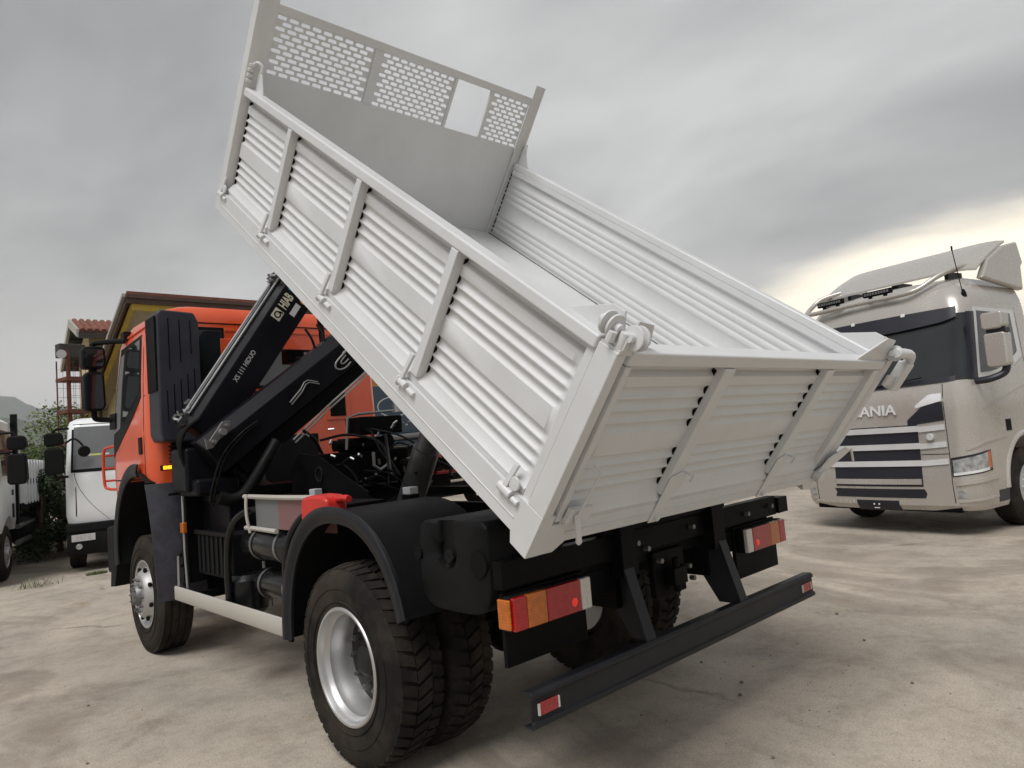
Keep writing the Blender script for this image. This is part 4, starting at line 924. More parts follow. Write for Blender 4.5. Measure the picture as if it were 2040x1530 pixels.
m_ = MB(); m_.lathe([(0, 0), (0.045, 0), (0.045, 0.003), (0, 0.003)], onA(1.565, -0.145, 2.4995), (0, -1, 0), 20); m_.build('warning_sticker', sticker_yellow, crane)
m_ = MB(); m_.lathe([(0.010, 0), (0.016, 0), (0.016, 0.004), (0.010, 0.004)], onA(1.555, -0.152, 2.499), (0, -1, 0), 12, closed=True); m_.build('warning_mark', print_black, crane)
text('model_lettering', 'XS 111 HIDUO', print_grey, crane, frame(onA(0.70, -0.012, 2.4978), DA, NA), size=0.060, bold=0.0008, sx=0.85)
# pivot plate, hoses, lines on the main boom
def onB(t, a, y_=2.195): p = PB+DB*t+NB*a; return Vector((p.x, y_, p.z))
m_ = MB(); m_.prism([(-1.165, 1.92), (-1.13, 1.90), (-1.085, 1.96), (-1.02, 2.05), (-0.955, 2.055), (-0.945, 2.02), (-1.03, 1.93), (-1.10, 1.84), (-1.15, 1.83)], 'y', 2.17, 2.19); pv = m_.build('pivot_plate', dull_steel, crane, bevel=0.004)
m_ = MB(); m_.cyl((-1.03, 2.12, 1.965), (-1.03, 2.19, 1.965), 0.028, n=12); m_.cyl((-1.10, 2.13, 1.89), (-1.10, 2.19, 1.89), 0.016, n=10); m_.cyl((-0.99, 2.14, 2.02), (-0.99, 2.19, 2.02), 0.013, n=10); m_.build('pivot_bolts', steel, crane)
m_ = MB()
for k_, dx in enumerate((0.0, 0.024)):
    m_.tube([onB(0.95, -0.03-dx), onB(1.02, 0.0-dx), onB(1.06, -0.005-dx), onB(1.13, -0.075-dx)], 0.005, n=6); m_.tube([onB(0.95, -0.03-dx), onB(0.80, -0.06-dx)], 0.007, n=8)
m_.tube([onB(1.52, -0.02), onB(1.40, -0.04), onB(1.36, -0.075), onB(1.38, -0.115), onB(1.45, -0.135), onB(1.52, -0.125)], 0.0075, n=8, smooth=5); m_.tube([onB(1.52, -0.045), onB(1.45, -0.06), onB(1.43, -0.08), onB(1.46, -0.095), onB(1.52, -0.09)], 0.0065, n=8, smooth=5)
m_.tube([onB(1.50, -0.02), onB(1.75, 0.01)], 0.011, n=8)
m_.build('boom_pipes', steel, crane)
m_ = MB()
for a_ in (-0.315, -0.345):
    m_.tube([onB(0.62, a_-0.02, 2.20), onB(1.05, a_+0.01, 2.20), onB(1.50, a_+0.02, 2.20), onB(1.95, a_+0.04, 2.20)], 0.009, n=8)
m_.build('ram_pipes', steel, crane)
m_ = MB(); m_.tube([(-1.06, 2.21, 1.44), (-0.97, 2.20, 1.41), (-0.87, 2.19, 1.44), (-0.78, 2.18, 1.55), (-0.66, 2.18, 1.72), (-0.56, 2.19, 1.86)], 0.052, n=12, smooth=6); m_.tube([(-1.12, 2.25, 1.40), (-1.10, 2.22, 1.55), (-1.02, 2.19, 1.78), (-0.86, 2.185, 1.95), (-0.72, 2.19, 2.04)], 0.010, n=8, smooth=6); m_.tube([(-1.10, 2.25, 1.38), (-1.07, 2.22, 1.55), (-1.0, 2.19, 1.76), (-0.85, 2.185, 1.93), (-0.72, 2.19, 2.02)], 0.010, n=8, smooth=6)
for k_ in range(7):
    y_ = 2.46+0.045*k_; m_.tube([(-1.10+0.01*k_, y_, 2.10), (-1.22+0.008*k_, y_, 2.00), (-1.26+0.012*k_, y_, 1.85), (-1.22+0.014*k_, y_, 1.70), (-1.10+0.01*k_, y_, 1.60), (-0.95, y_, 1.55)], 0.016, n=8, smooth=5)
m_.build('hydraulic_hoses', rub_hose, crane)
m_ = MB(); m_.box(-1.24, -0.92, 2.42, 2.80, 1.50, 1.86); m_.box(-1.20, -0.85, 2.30, 2.75, 1.46, 1.60); m_.build('knuckle_block', crane_paint, crane, bevel=0.03)
m_ = MB(); m_.tube([(-0.10, 2.46, 2.90), (-0.06, 2.42, 2.80), (-0.04, 2.42, 2.68), (-0.12, 2.42, 2.62), (-0.22, 2.44, 2.62)], 0.012, n=8, smooth=5); m_.tube([(0.02, 2.46, 2.95), (0.05, 2.40, 2.82), (0.0, 2.40, 2.68), (-0.10, 2.42, 2.58), (-0.24, 2.44, 2.58)], 0.012, n=8, smooth=5); m_.tube([(0.16, 2.7, 3.3), (0.14, 2.6, 2.9), (0.12, 2.55, 2.7)], 0.03, n=8); m_.box(-0.22, -0.06, 2.60, 2.74, 2.60, 2.72)
m_.build('boom_hoses', rub_hose, crane)

# ------------------------------------------------------------------ hydraulics and clutter on the chassis
m_ = MB()
_va = Vector((0, 1.25, 1.02)); _vb = Vector((0, Y0+2.2*math.cos(TILT), Z0+2.2*math.sin(TILT)+0.05)); _d = (_vb-_va)
for k_, (a_, c_, r_) in enumerate(((0.0, 0.42, 0.105), (0.40, 0.66, 0.085), (0.64, 0.84, 0.068), (0.82, 1.0, 0.052))): m_.cyl(_va+_d*a_, _va+_d*c_, r_, n=20)
m_.build('lifting_ram', dull_steel, truck)
m_ = MB(); m_.prism([(2.14, 1.24), (2.14, 1.62), (1.95, 1.74), (1.60, 1.70), (1.25, 1.55), (0.9, 1.42), (0.9, 1.24)], 'x', -0.475, -0.462); br = m_.build('subframe_bracket', chassis_black, truck, bevel=0.004)
m_ = MB(); m_.lathe([(0.050, 0), (0.062, 0), (0.062, 0.012), (0.050, 0.012)], (-0.462-0.024, 1.62, 1.56), (1, 0, 0), 24, closed=True); m_.build('bracket_ring', bumper_black, br)
for (y_, x_) in ((1.60, -0.53), (0.47, -0.40), (1.60, 0.42), (0.47, 0.42)):
    m_ = MB(); m_.box(x_-0.04, x_+0.04, y_-0.05, y_+0.05, 1.24, 1.395); st_ = m_.build('bed_rest_stand', chassis_black, truck, bevel=0.004)
    MB().box(x_-0.035, x_+0.035, y_-0.045, y_+0.045, 1.395, 1.45 if y_ > 1 else 1.445).build('bed_rest_pad', pad_white, st_, bevel=0.006)
m_ = MB(); m_.cyl((-0.05, 2.05, 1.78), (0.42, 2.05, 1.78), 0.062, n=18); m_.cyl((0.42, 2.05, 1.78), (0.48, 2.05, 1.78), 0.075, n=18); m_.cyl((-0.10, 2.05, 1.78), (-0.05, 2.05, 1.78), 0.05, n=18); m_.build('valve_cylinder', chassis_black, truck)
m_ = MB(); m_.box(-0.35, 0.65, 2.00, 2.12, 1.42, 1.72); m_.box(0.05, 0.50, 1.85, 2.10, 1.86, 2.02); m_.box(0.5, 0.9, 1.7, 2.0, 1.24, 1.6); m_.build('valve_block', chassis_black, truck, bevel=0.012)
rnd = random.Random(11); m_ = MB()
for i in range(16):
    p0 = Vector((rnd.uniform(-0.4, 0.7), rnd.uniform(1.5, 2.1), rnd.uniform(1.35, 1.95))); p3 = Vector((rnd.uniform(-0.45, 0.7), rnd.uniform(0.7, 2.0), rnd.uniform(1.25, 1.6)))
    mid = (p0+p3)/2+Vector((rnd.uniform(-0.1, 0.1), rnd.uniform(-0.25, 0.1), rnd.uniform(-0.05, 0.12)))
    m_.tube([p0, (p0+mid)/2+Vector((0, 0, 0.05)), mid, (p3+mid)/2, p3], rnd.choice((0.009, 0.012, 0.015)), n=7, smooth=5)
m_.build('chassis_hoses', rub_hose, truck)
m_ = MB()
for i in range(46):
    p = Vector((rnd.uniform(-0.42, 0.75), rnd.uniform(1.55, 2.1), rnd.uniform(1.38, 1.98))); d_ = Vector((rnd.uniform(-1, 1), rnd.uniform(-1, 1), rnd.uniform(-1, 1))).normalized()*rnd.uniform(0.012, 0.03); m_.cyl(p-d_, p+d_, rnd.uniform(0.006, 0.013), n=6)
m_.tube([(-0.02, 1.98, 1.74), (0.0, 1.96, 2.02), (0.1, 1.95, 2.05), (0.48, 1.95, 2.07), (0.50, 1.95, 2.25), (0.42, 1.97, 2.32)], 0.012, n=8)
m_.tube([(0.14, 1.80, 1.70), (0.14, 1.80, 1.58), (0.20, 1.80, 1.54), (0.28, 1.80, 1.58), (0.28, 1.80, 1.70)], 0.014, n=8); m_.tube([(0.28, 1.80, 1.58), (0.32, 1.79, 1.48)], 0.014, n=8)
m_.build('steel_fittings', steel, truck, smooth=False)
m_ = MB(); m_.tube([(0.50, 1.95, 2.07), (0.51, 1.95, 2.25), (0.46, 1.97, 2.34), (0.38, 2.0, 2.34)], 0.020, n=8); m_.build('white_bent_pipe', pad_white, truck)
m_ = MB(); m_.prism([(1.90, 1.45), (1.52, 1.45), (1.52, 1.50), (1.60, 1.52), (1.64, 1.60), (1.72, 1.70), (1.85, 1.72), (1.90, 1.62)], 'x', 0.60, 0.90); m_.build('red_reservoir', red_can, truck, bevel=0.02)
m_ = MB(); m_.cyl((0.54, 1.95, 1.56), (0.56, 1.40, 1.54), 0.055, n=16); m_.box(0.45, 0.52, 0.3, 1.9, 1.30, 1.36); m_.tube([(0.62, 1.7, 1.95), (0.60, 1.5, 1.85), (0.58, 1.35, 1.62), (0.56, 1.30, 1.50)], 0.03, n=8, smooth=5); m_.build('reservoir_hose', rub_hose, truck)
# ------------------------------------------------------------------ beige lorry on the right
champ = mat('champagne_paint', (0.50, 0.47, 0.43), 0.26, metal=0.35, coat=0.35, var=0.02, rvar=0.03)
silver_trim = mat('silver_trim', (0.66, 0.66, 0.66), 0.35, metal=0.15, var=0.05)
navy_black = mat('navy_black_trim', (0.016, 0.017, 0.026), 0.4, var=0.1)
lamp_glass = mat('headlamp_glass', (0.42, 0.43, 0.44), 0.10, metal=0.4, coat=0.6, var=0.5, vscale=14)
drl = mat('lamp_white', (0.75, 0.75, 0.76), 0.2, coat=0.5)
blue_seat = mat('blue_trim', (0.02, 0.03, 0.12), 0.6)
def bg_wheel(parent, x, y, r, w, s, rimr=0.56):
    """plain road wheel, x = outer face, s = side sign"""
    mb = MB(); prof = [(r*rimr, 0.03), (r*0.62, 0.0), (r*0.85, 0.0), (r*0.95, 0.02), (r, 0.05), (r, w-0.05), (r*0.95, w-0.02), (r*0.6, w), (r*rimr, w-0.03)]
    mb.lathe(prof, (x, y, r), (-s, 0, 0), 40, closed=True)
    for i in range(4): mb.lathe([(r-0.004, 0.065+i*0.05), (r+0.007, 0.067+i*0.05), (r+0.007, 0.098+i*0.05), (r-0.004, 0.10+i*0.05)], (x, y, r), (-s, 0, 0), 40)
    t_ = mb.build('wheel', rubber, parent)
    rb = MB(); rb.lathe([(r*rimr+0.01, 0.02), (r*rimr-0.01, 0.01), (r*rimr-0.03, 0.05), (r*0.42, 0.09), (r*0.36, 0.03), (r*0.22, 0.02), (r*0.20, -0.03), (r*0.12, -0.05), (0.0, -0.05)], (x, y, r), (-s, 0, 0), 36)
    for i in range(10):
        a = 2*math.pi*i/10; c = Vector((x-s*0.03, y+math.cos(a)*r*0.30, r+math.sin(a)*r*0.30)); rb.cyl(c, c+Vector((s*0.04, 0, 0)), 0.016, n=6)
    rb.build('wheel_rim', rim_silver, t_)
sc = thing('beige_lorry', 'champagne beige tractor lorry with roof deflector, light bars and black grille slots', 'lorry', (7.05, 0.2, 0), R(-100.28))
sk = Cab([(0.33, 1.19, 0.08, 0.07, 0.28, 2.25), (0.40, 1.225, 0.02, 0.07, 0.30, 2.25), (0.66, 1.25, 0.0, 0.07, 0.30, 2.25), (1.05, 1.25, 0.03, 0.06, 0.28, 2.25), (1.75, 1.245, 0.035, 0.06, 0.25, 2.25), (1.97, 1.235, 0.06, 0.08, 0.24, 2.25), (2.92, 1.185, 0.33, 0.10, 0.22, 2.25), (3.08, 1.165, 0.40, 0.10, 0.28, 2.25), (3.22, 1.125, 0.49, 0.10, 0.32, 2.24), (3.33, 1.05, 0.62, 0.1, 0.34, 2.23), (3.40, 0.92, 0.80, 0.1, 0.34, 2.18)])
scab = sk.body().build('cab', champ, sc)
cut(scab, [MB().cyl((-1.6, 1.52, 0.56), (1.6, 1.52, 0.56), 0.63, n=40), MB().box(-1.6, 1.6, 2.02, 3.0, 0.0, 0.75)])
def kp(name, m, *a, bevel=0.0, par=None, **k): return sk.patch(*a, **k).build(name, m, par or scab, bevel=bevel)
kp('windscreen', glass_dark, ('u', -1.72), ('u', 1.72), 1.985, 2.86, off=0.004, nu=32)
kp('sun_visor', navy_black, ('u', -1.35), ('u', 1.35), lambda f: 2.70+0.10*(2*f-1)**2, 2.925, off=0.05, thick=0.03, nu=26, nv=3)
for x_ in (-0.62, -0.25, 0.45): kp('visor_lamp', drl, ('x', x_), ('x', x_+0.05), 2.90, 2.935, off=0.062, thick=0.03, nu=2, nv=1)
kp('windscreen_cowl', navy_black, ('u', -1.3), ('u', 1.3), lambda f: 1.955+0.03*(2*f-1)**2, lambda f: 2.02+0.02*(2*f-1)**2, off=0.012, nu=24, nv=2)
m_ = MB(); m_.bar((0.05, 0.045, 1.985), (0.75, 0.055, 2.06), 0.02, 0.012); m_.bar((-0.75, 0.055, 1.985), (-0.05, 0.045, 2.06), 0.02, 0.012); m_.build('wipers', print_black, scab)
for s in (1, -1):
    kp('a_pillar_trim', navy_black, lambda z: ('u', 1.68), lambda z: ('y', 0.52+(z-2.0)*0.22), 1.98, 2.87, off=0.006, sgn=s)
    kp('side_window_frame', silver_trim, lambda z: ('y', 0.47+(z-2.0)*0.24), ('y', 1.80), lambda f: 1.99+0.28*f**2.2, lambda f: 2.93-0.02*f, off=0.010, sgn=s)
    kp('side_window', glass_dark, lambda z: ('y', 0.53+(z-2.0)*0.24), ('y', 1.68), lambda f: 2.06+0.28*f**2.2, lambda f: 2.88-0.02*f, off=0.013, sgn=s)
    kp('window_reflection', grey_sheet, ('y', 1.45), ('y', 1.66), lambda f: 2.24+0.11*f, 2.85, off=0.0145, sgn=s)  # grey sheet over the glass, a reflection painted in as colour
    # grille side: lamp strip and black wedge
    kp('corner_grille', navy_black, lambda z: ('x', 0.50+0.22*max(0, (z-1.50))), ('x', 0.945), lambda f: 1.445+0.045*f, lambda f: 1.52+0.205*min(1, f*2.1), off=0.006, sgn=s, nu=10)
    kp('upper_marker_lamp', drl, lambda z: ('x', 0.62), ('x', 0.940), lambda f: 1.665+0.075*f, lambda f: 1.70+0.135*min(1, f*1.8), off=0.008, sgn=s, nu=8, nv=3)
    kp('panel_seam', print_black, ('x', 0.952), ('x', 0.960), 0.36, 1.955, off=0.0015, sgn=s, nu=1, nv=20)
    kp('panel_seam', print_black, ('x', 0.62), ('x', 0.95), 1.055, 1.064, off=0.0015, sgn=s, nv=1)
    for z_ in (1.365, 1.145, 0.925): kp('side_blade', silver_trim, ('x', 0.625), ('x', 0.94), lambda f, z_=z_: z_-0.015+0.02*f, lambda f, z_=z_: z_+0.055+0.02*f, off=0.014, thick=0.02, sgn=s, nv=3)
    hl = kp('headlamp_frame', navy_black, ('x', 0.965), ('y', 0.50), lambda f: 0.765+0.05*f, lambda f: 1.005+0.07*f, off=0.004, sgn=s, nu=18)
    kp('headlamp', lamp_glass, ('x', 0.985), ('y', 0.40), lambda f: 0.805+0.05*f, lambda f: 0.975+0.075*f, off=0.010, sgn=s, nu=18, par=scab)
    kp('daylight_strip', drl, ('x', 0.985), ('y', 0.40), lambda f: 0.780+0.05*f, lambda f: 0.812+0.05*f, off=0.013, sgn=s, nu=18, nv=2)
    kp('indicator', mat('orange_indicator', (0.55, 0.10, 0.01), 0.2, coat=0.5), ('y', 0.405), ('y', 0.475), 0.85, 1.06, off=0.010, sgn=s, nu=4)
    kp('fog_lamp', lamp_glass, ('x', 0.985), ('u', 1.35), 0.50, 0.60, off=0.006, sgn=s, nu=8)
    kp('bumper_crease', champ, ('x', 1.0), ('y', 0.60), lambda f: 0.44+0.03*f, lambda f: 0.465+0.03*f, off=0.012, thick=0.03, sgn=s, nv=2)
    kp('bumper_crease', champ, ('x', 1.0), ('y', 0.60), lambda f: 0.655+0.05*f, lambda f: 0.70+0.05*f, off=0.016, thick=0.03, sgn=s, nv=2)
    kp('side_crease', champ, ('y', 0.45), ('y', 1.9), lambda f: 1.60+0.32*f, lambda f: 1.615+0.32*f, off=0.008, thick=0.02, sgn=s, nv=2)
    kp('side_crease', champ, ('u', 1.4), ('y', 1.0), lambda f: 1.09+0.12*f, lambda f: 1.12+0.12*f, off=0.010, thick=0.02, sgn=s, nv=2)
    kp('door_handle', print_black, ('y', 1.02), ('y', 1.16), 1.28, 1.43, off=0.006, sgn=s, nu=3, nv=3)
    kp('door_seam', print_black, ('y', 1.86), ('y', 1.868), 1.2, 2.95, off=0.0015, sgn=s, nu=1)
    kp('step_recess', navy_black, ('y', 0.62), ('y', 0.90), 0.40, 0.55, off=0.004, sgn=s, nu=4)
    m_ = MB()
    def fn(f, g, side, s=s):
        a = R(-20+200*f); r_ = 0.63+0.075*g; return Vector((s*(1.245+0.03*math.sin(math.pi*g)+0.006-0.012*side), 1.52+math.cos(a)*r_, 0.56+math.sin(a)*r_))
    m_.slab(fn, 28, 3).build('wheel_arch_lip', champ, scab)
    bg_wheel(sc, s*1.235, 1.52, 0.51, 0.33, s); bg_wheel(sc, s*1.235, 5.2, 0.51, 0.6, s)
    # mirrors
    for (z0_, z1_, o_) in ((2.575, 2.79, 0.0), (2.10, 2.53, 0.02)):
        a, c = sorted((s*1.37, s*1.62)); mh = MB().prism([(a, z0_+0.03), (a+0.03, z0_), (c-0.04, z0_), (c-0.01, z0_+0.03), (c, z1_-0.03), (c-0.02, z1_), (a+0.03, z1_), (a, z1_-0.02)], 'y', 0.40+o_, 0.60).build('mirror', champ, sc, bevel=0.03, segs=3)
    m_ = MB(); m_.box(min(s*1.40, s*1.62), max(s*1.40, s*1.62), 0.45, 0.58, 2.525, 2.58); m_.tube([(s*1.56, 0.52, 2.12), (s*1.52, 0.50, 2.02), (s*1.38, 0.42, 1.96), (s*1.20, 0.40, 1.95)], 0.045, n=10, smooth=5); m_.build('mirror_arm', navy_black, sc, bevel=0.008)
# grille
kp('grille_recess', navy_black, ('x', -0.615), ('x', 0.615), 0.645, 1.452, off=0.003, nu=24)
for z_ in (1.395, 1.17, 0.945): kp('grille_bar', silver_trim, ('x', -0.625), ('x', 0.625), z_-0.034, z_+0.042, off=0.022, thick=0.03, nu=24, nv=4)
kp('grille_bar', champ, ('x', -0.60), ('x', 0.60), 0.672, 0.745, off=0.020, thick=0.03, nu=24, nv=4)
kp('lower_intake', navy_black, lambda z: ('x', -0.62-0.5*abs(z-0.555)), lambda z: ('x', 0.62+0.4*(0.06-abs(z-0.555))), 0.495, 0.612, off=0.005, nu=24, nv=6)
pl = kp('number_plate_holder', navy_black, ('x', -0.32), ('x', 0.27), 0.315, 0.455, off=0.012, nu=10, nv=3)
m_ = MB()
for x_ in (-0.065, 0.005): m_.lathe([(0, 0), (0.012, 0), (0.012, 0.003), (0, 0.003)], (x_, 0.001, 0.405), (0, -1, 0), 10)
m_.box(-0.065, 0.01, -0.003, 0.002, 0.350, 0.360); m_.build('plate_marks', drl, scab)
m_ = MB(); m_.cyl((0.77, 0.055, 1.285), (0.77, 0.02, 1.285), 0.045, n=18); m_.build('round_badge', silver_trim, scab, bevel=0.006)
text('brand_lettering', 'SCANIA', drl, scab, frame((0.0, 0.024, 1.665), (1, 0, 0), (0, 0.02, 1)), size=0.19, ext=0.006, bold=0.004, sx=1.12)
# roof deflector, light tube, light bars, aerial
m_ = MB()
def fn(f, g, side):
    x_ = -1.16+2.32*f; edge = abs(2*f-1)**10; y_ = 0.90+0.95*g+0.08*edge; z_ = 3.50+0.46*g+0.03*math.sin(math.pi*g)-0.03*edge
    return Vector((x_, y_, z_-0.03*side))
m_.slab(fn, 24, 10).build('roof_deflector', champ, scab, angle=50)
for s in (1, -1):
    m_ = MB(); m_.prism([(1.05, 3.34), (2.24, 3.22), (2.26, 3.56), (2.34, 3.62), (2.22, 3.93), (1.75, 3.83), (1.30, 3.62)], 'x', s*1.10, s*1.20); m_.build('deflector_fin', champ, scab, bevel=0.03, segs=3)
m_ = MB(); m_.box(-0.75, -0.70, 1.10, 1.5, 3.36, 3.53); m_.box(0.70, 0.75, 1.10, 1.5, 3.36, 3.53); m_.box(-0.05, 0.05, 1.10, 1.5, 3.36, 3.53); m_.build('deflector_stay', navy_black, scab)
m_ = MB(); m_.tube([(-0.80, 1.0, 3.56), (-1.0, 0.82, 3.50), (-1.09, 0.66, 3.38), (-1.08, 0.50, 3.27), (-0.95, 0.46, 3.24), (-0.5, 0.41, 3.24), (0.0, 0.40, 3.24), (0.40, 0.42, 3.24), (0.62, 0.50, 3.28), (0.80, 0.68, 3.42), (0.96, 0.92, 3.53), (1.02, 1.10, 3.55)], 0.034, n=12, smooth=6); m_.build('roof_light_tube', champ, scab)
for x_ in (-0.86, -0.13):
    lb = MB().box(x_, x_+0.42, 0.44, 0.50, 3.31, 3.385).build('light_bar', print_black, scab, bevel=0.012)
    m_ = MB()
    for i in range(9): m_.box(x_+0.03+i*0.041, x_+0.058+i*0.041, 0.432, 0.442, 3.33, 3.365)
    m_.build('led_row', dull_steel, scab); MB().box(x_+0.08, x_+0.12, 0.45, 0.49, 3.26, 3.32).build('light_bar_foot', print_black, scab); MB().box(x_+0.30, x_+0.34, 0.45, 0.49, 3.26, 3.32).build('light_bar_foot', print_black, scab)
m_ = MB(); m_.tube([(1.10, 0.66, 3.16), (1.06, 0.62, 3.72)], 0.006, n=6); m_.cyl((1.06, 0.62, 3.71), (1.06, 0.62, 3.77), 0.012, n=8); m_.lathe([(0, 0), (0.035, 0.0), (0.03, 0.05), (0.01, 0.10), (0, 0.10)], (1.115, 0.66, 3.08), (0, 0, 1), 14); m_.build('aerial', print_black, scab)
m_ = MB(); m_.box(-0.45, -0.37, 2.0, 6.2, 0.75, 1.0); m_.box(0.37, 0.45, 2.0, 6.2, 0.75, 1.0); m_.box(-1.1, -0.55, 2.5, 4.2, 0.45, 1.0); m_.box(0.55, 1.1, 2.5, 4.2, 0.45, 1.0); m_.lathe([(0.5, 0), (0.5, 0.06), (0.0, 0.06)], (0, 4.9, 1.02), (0, 0, 1), 24); m_.box(-0.9, 0.9, 5.15, 5.25, 0.46, 0.56); m_.build('lorry_chassis', chassis_black, sc, bevel=0.01)
m_ = MB(); m_.box(-1.0, 1.0, 0.12, 1.2, 0.31, 0.45); m_.build('underbody', chassis_black, sc)
# ------------------------------------------------------------------ white cab truck behind the orange one
white_cab = mat('white_cab_paint', (0.84, 0.86, 0.87), 0.32, coat=0.5, var=0.03, dirt=(0.4, 0.36, 0.3), dirt_amt=0.15)
eu = thing('white_truck', 'white truck with grey windscreen facing the camera, just left of the orange cab', 'truck', (0.575, 10.75, 0), R(-10.5))
ek = Cab([(0.84, 1.12, 0.03, 0.05, 0.22, 1.6), (1.00, 1.15, 0.0, 0.05, 0.24, 1.6), (1.70, 1.14, 0.02, 0.05, 0.24, 1.6), (1.80, 1.135, 0.05, 0.06, 0.22, 1.6), (2.60, 1.085, 0.28, 0.08, 0.20, 1.6), (2.70, 1.05, 0.36, 0.08, 0.22, 1.6), (2.76, 0.95, 0.50, 0.08, 0.2, 1.55)])
ecab = ek.body().build('cab', white_cab, eu)
cut(ecab, [MB().cyl((-1.5, 0.95, 0.46), (1.5, 0.95, 0.46), 0.58, n=32)])
def ep(name, m, *a, bevel=0.0, **k): return ek.patch(*a, **k).build(name, m, ecab, bevel=bevel)
ep('windscreen_seal', print_black, ('u', -1.45), ('u', 1.45), 1.76, 2.64, off=0.004, nu=24)
ep('windscreen', glass_grey, ('u', -1.32), ('u', 1.32), 1.81, 2.585, off=0.007, nu=24)
ep('wiper_cowl', print_black, ('u', -1.2), ('u', 1.2), 1.755, 1.80, off=0.012, nu=20, nv=2)
for a, c, mm in ((-0.80, -0.74, sticker_white), (-0.74, -0.58, mat('sticker_lime', (0.5, 0.55, 0.12), 0.5)), (-0.57, -0.45, sticker_white)): ep('windscreen_sticker', mm, ('x', a), ('x', c), 2.045, 2.075, off=0.0085, nu=3, nv=2)
for s in (-1, 1):
    ep('air_slot', print_black, ('x', 0.985), ('u', 1.25), lambda f: 0.97+0.02*f, lambda f: 1.52-0.05*f, off=0.004, sgn=s, nu=6)
    m_ = MB()
    def fn(f, g, side, s=s):
        z_ = 1.76-0.88*f; x_ = 1.0-0.52*f**1.8+0.008*g; p = ek.pt(ek.ux(x_, z_), z_, 0.002-0.006*side, s); return p
    m_.slab(fn, 16, 1).build('panel_seam', print_black, ecab)
    ep('side_window', glass_dark, ('y', 0.50), ('y', 1.35), 1.85, 2.52, off=0.005, sgn=s)
    bg_wheel(eu, s*1.12, 0.95, 0.46, 0.28, s); bg_wheel(eu, s*1.12, 4.6, 0.46, 0.5, s)
    for (z0_, z1_) in ((2.24, 2.48), (1.74, 2.21)):
        a, c = sorted((s*1.14, s*1.44)); MB().prism([(a+0.04, z0_), (c-0.02, z0_+0.02), (c, z0_+0.06), (c-0.015, z1_-0.05), (c-0.05, z1_), (a+0.02, z1_), (a, z1_-0.05), (a, z0_+0.05)], 'y', -0.14, 0.04).build('mirror', black_plastic, eu, bevel=0.035, segs=3)
    m_ = MB(); m_.tube([(s*1.30, -0.04, 2.46), (s*1.28, -0.04, 2.53), (s*1.18, 0.05, 2.55), (s*1.08, 0.22, 2.56)], 0.022, n=8, smooth=4); m_.tube([(s*1.30, -0.04, 1.76), (s*1.26, -0.02, 1.70), (s*1.10, 0.06, 1.70)], 0.022, n=8, smooth=4); m_.build('mirror_arm', black_plastic, eu)
    m_ = MB(); m_.tube([(s*1.12, 0.10, 2.30), (s*1.00, -0.08, 2.36), (s*0.90, -0.14, 2.28), (s*0.84, -0.16, 2.18)], 0.018, n=8, smooth=4); m_.lathe([(0, 0), (0.09, 0.0), (0.10, 0.03), (0.05, 0.09), (0, 0.10)], (s*0.84, -0.20, 2.12), (0.2*s, 1, 0.1), 16); m_.build('front_mirror', black_plastic, eu)
    m_ = MB(); a, c = sorted((s*1.13, s*1.05)); m_.box(a, c, -0.045, 0.0, 0.40, 0.50); m_.build('indicator', amber_lens, eu, bevel=0.01)
    m_ = MB(); m_.lathe([(0, 0), (0.05, 0), (0.05, 0.02), (0, 0.025)], (s*0.97, -0.04, 0.455), (0, -1, 0), 14); m_.build('fog_lamp', lamp_glass, eu)
    ep('side_repeater', amber_lens, ('x', 0.10), ('x', 0.16), 1.02, 1.14, off=0.01, sgn=s, nu=2, nv=2) if s < 0 else None
m_ = MB(); m_.prism([(0.35, 0.30), (-0.02, 0.30), (-0.05, 0.36), (-0.05, 0.60), (-0.02, 0.68), (-0.05, 0.72), (-0.04, 0.85), (0.35, 0.87)], 'x', -1.15, 1.15); m_.build('bumper', black_plastic, eu, bevel=0.02)
MB().box(-1.08, -0.72, -0.062, -0.048, 0.545, 0.665).build('number_plate', sticker_white, eu, bevel=0.004)
text('plate_lettering', '347 E', print_grey, eu, frame((-0.90, -0.064, 0.602), (1, 0, 0), (0, 0, 1)), size=0.11, ext=0.001)
m_ = MB(); m_.box(-0.45, -0.37, 1.4, 6.0, 0.70, 0.95); m_.box(0.37, 0.45, 1.4, 6.0, 0.70, 0.95); m_.box(-0.9, 0.9, 0.2, 1.4, 0.30, 0.75); m_.build('truck_chassis', chassis_black, eu)
m_ = MB(); m_.box(-1.12, 1.12, 1.8, 6.1, 1.05, 1.20); m_.box(-1.12, -1.08, 1.8, 6.1, 1.2, 1.75); m_.box(1.08, 1.12, 1.8, 6.1, 1.2, 1.75); m_.box(-1.12, 1.12, 1.8, 1.85, 1.2, 1.9); m_.build('cargo_bed', white_cab, eu)

# ------------------------------------------------------------------ white dropside truck at the far left edge
fa = thing('dropside_truck', 'white dropside truck with ribbed bed at the far left edge', 'truck', (-2.70, 10.93, 0), R(-16.5))
fk = Cab([(0.84, 1.14, 0.03, 0.05, 0.22, 1.75), (1.00, 1.16, 0.0, 0.05, 0.24, 1.75), (1.75, 1.16, 0.02, 0.05, 0.24, 1.75), (1.85, 1.155, 0.05, 0.06, 0.22, 1.75), (2.75, 1.10, 0.30, 0.08, 0.20, 1.75), (2.86, 0.95, 0.50, 0.08, 0.2, 1.7)])
fcab = fk.body().build('cab', white_cab, fa)
cut(fcab, [MB().cyl((-1.5, 1.0, 0.50), (1.5, 1.0, 0.50), 0.60, n=32)])
def fp(name, m, *a, **k): return fk.patch(*a, **k).build(name, m, fcab)
fp('windscreen', glass_grey, ('u', -1.4), ('u', 1.4), 1.86, 2.70, off=0.006, nu=20)
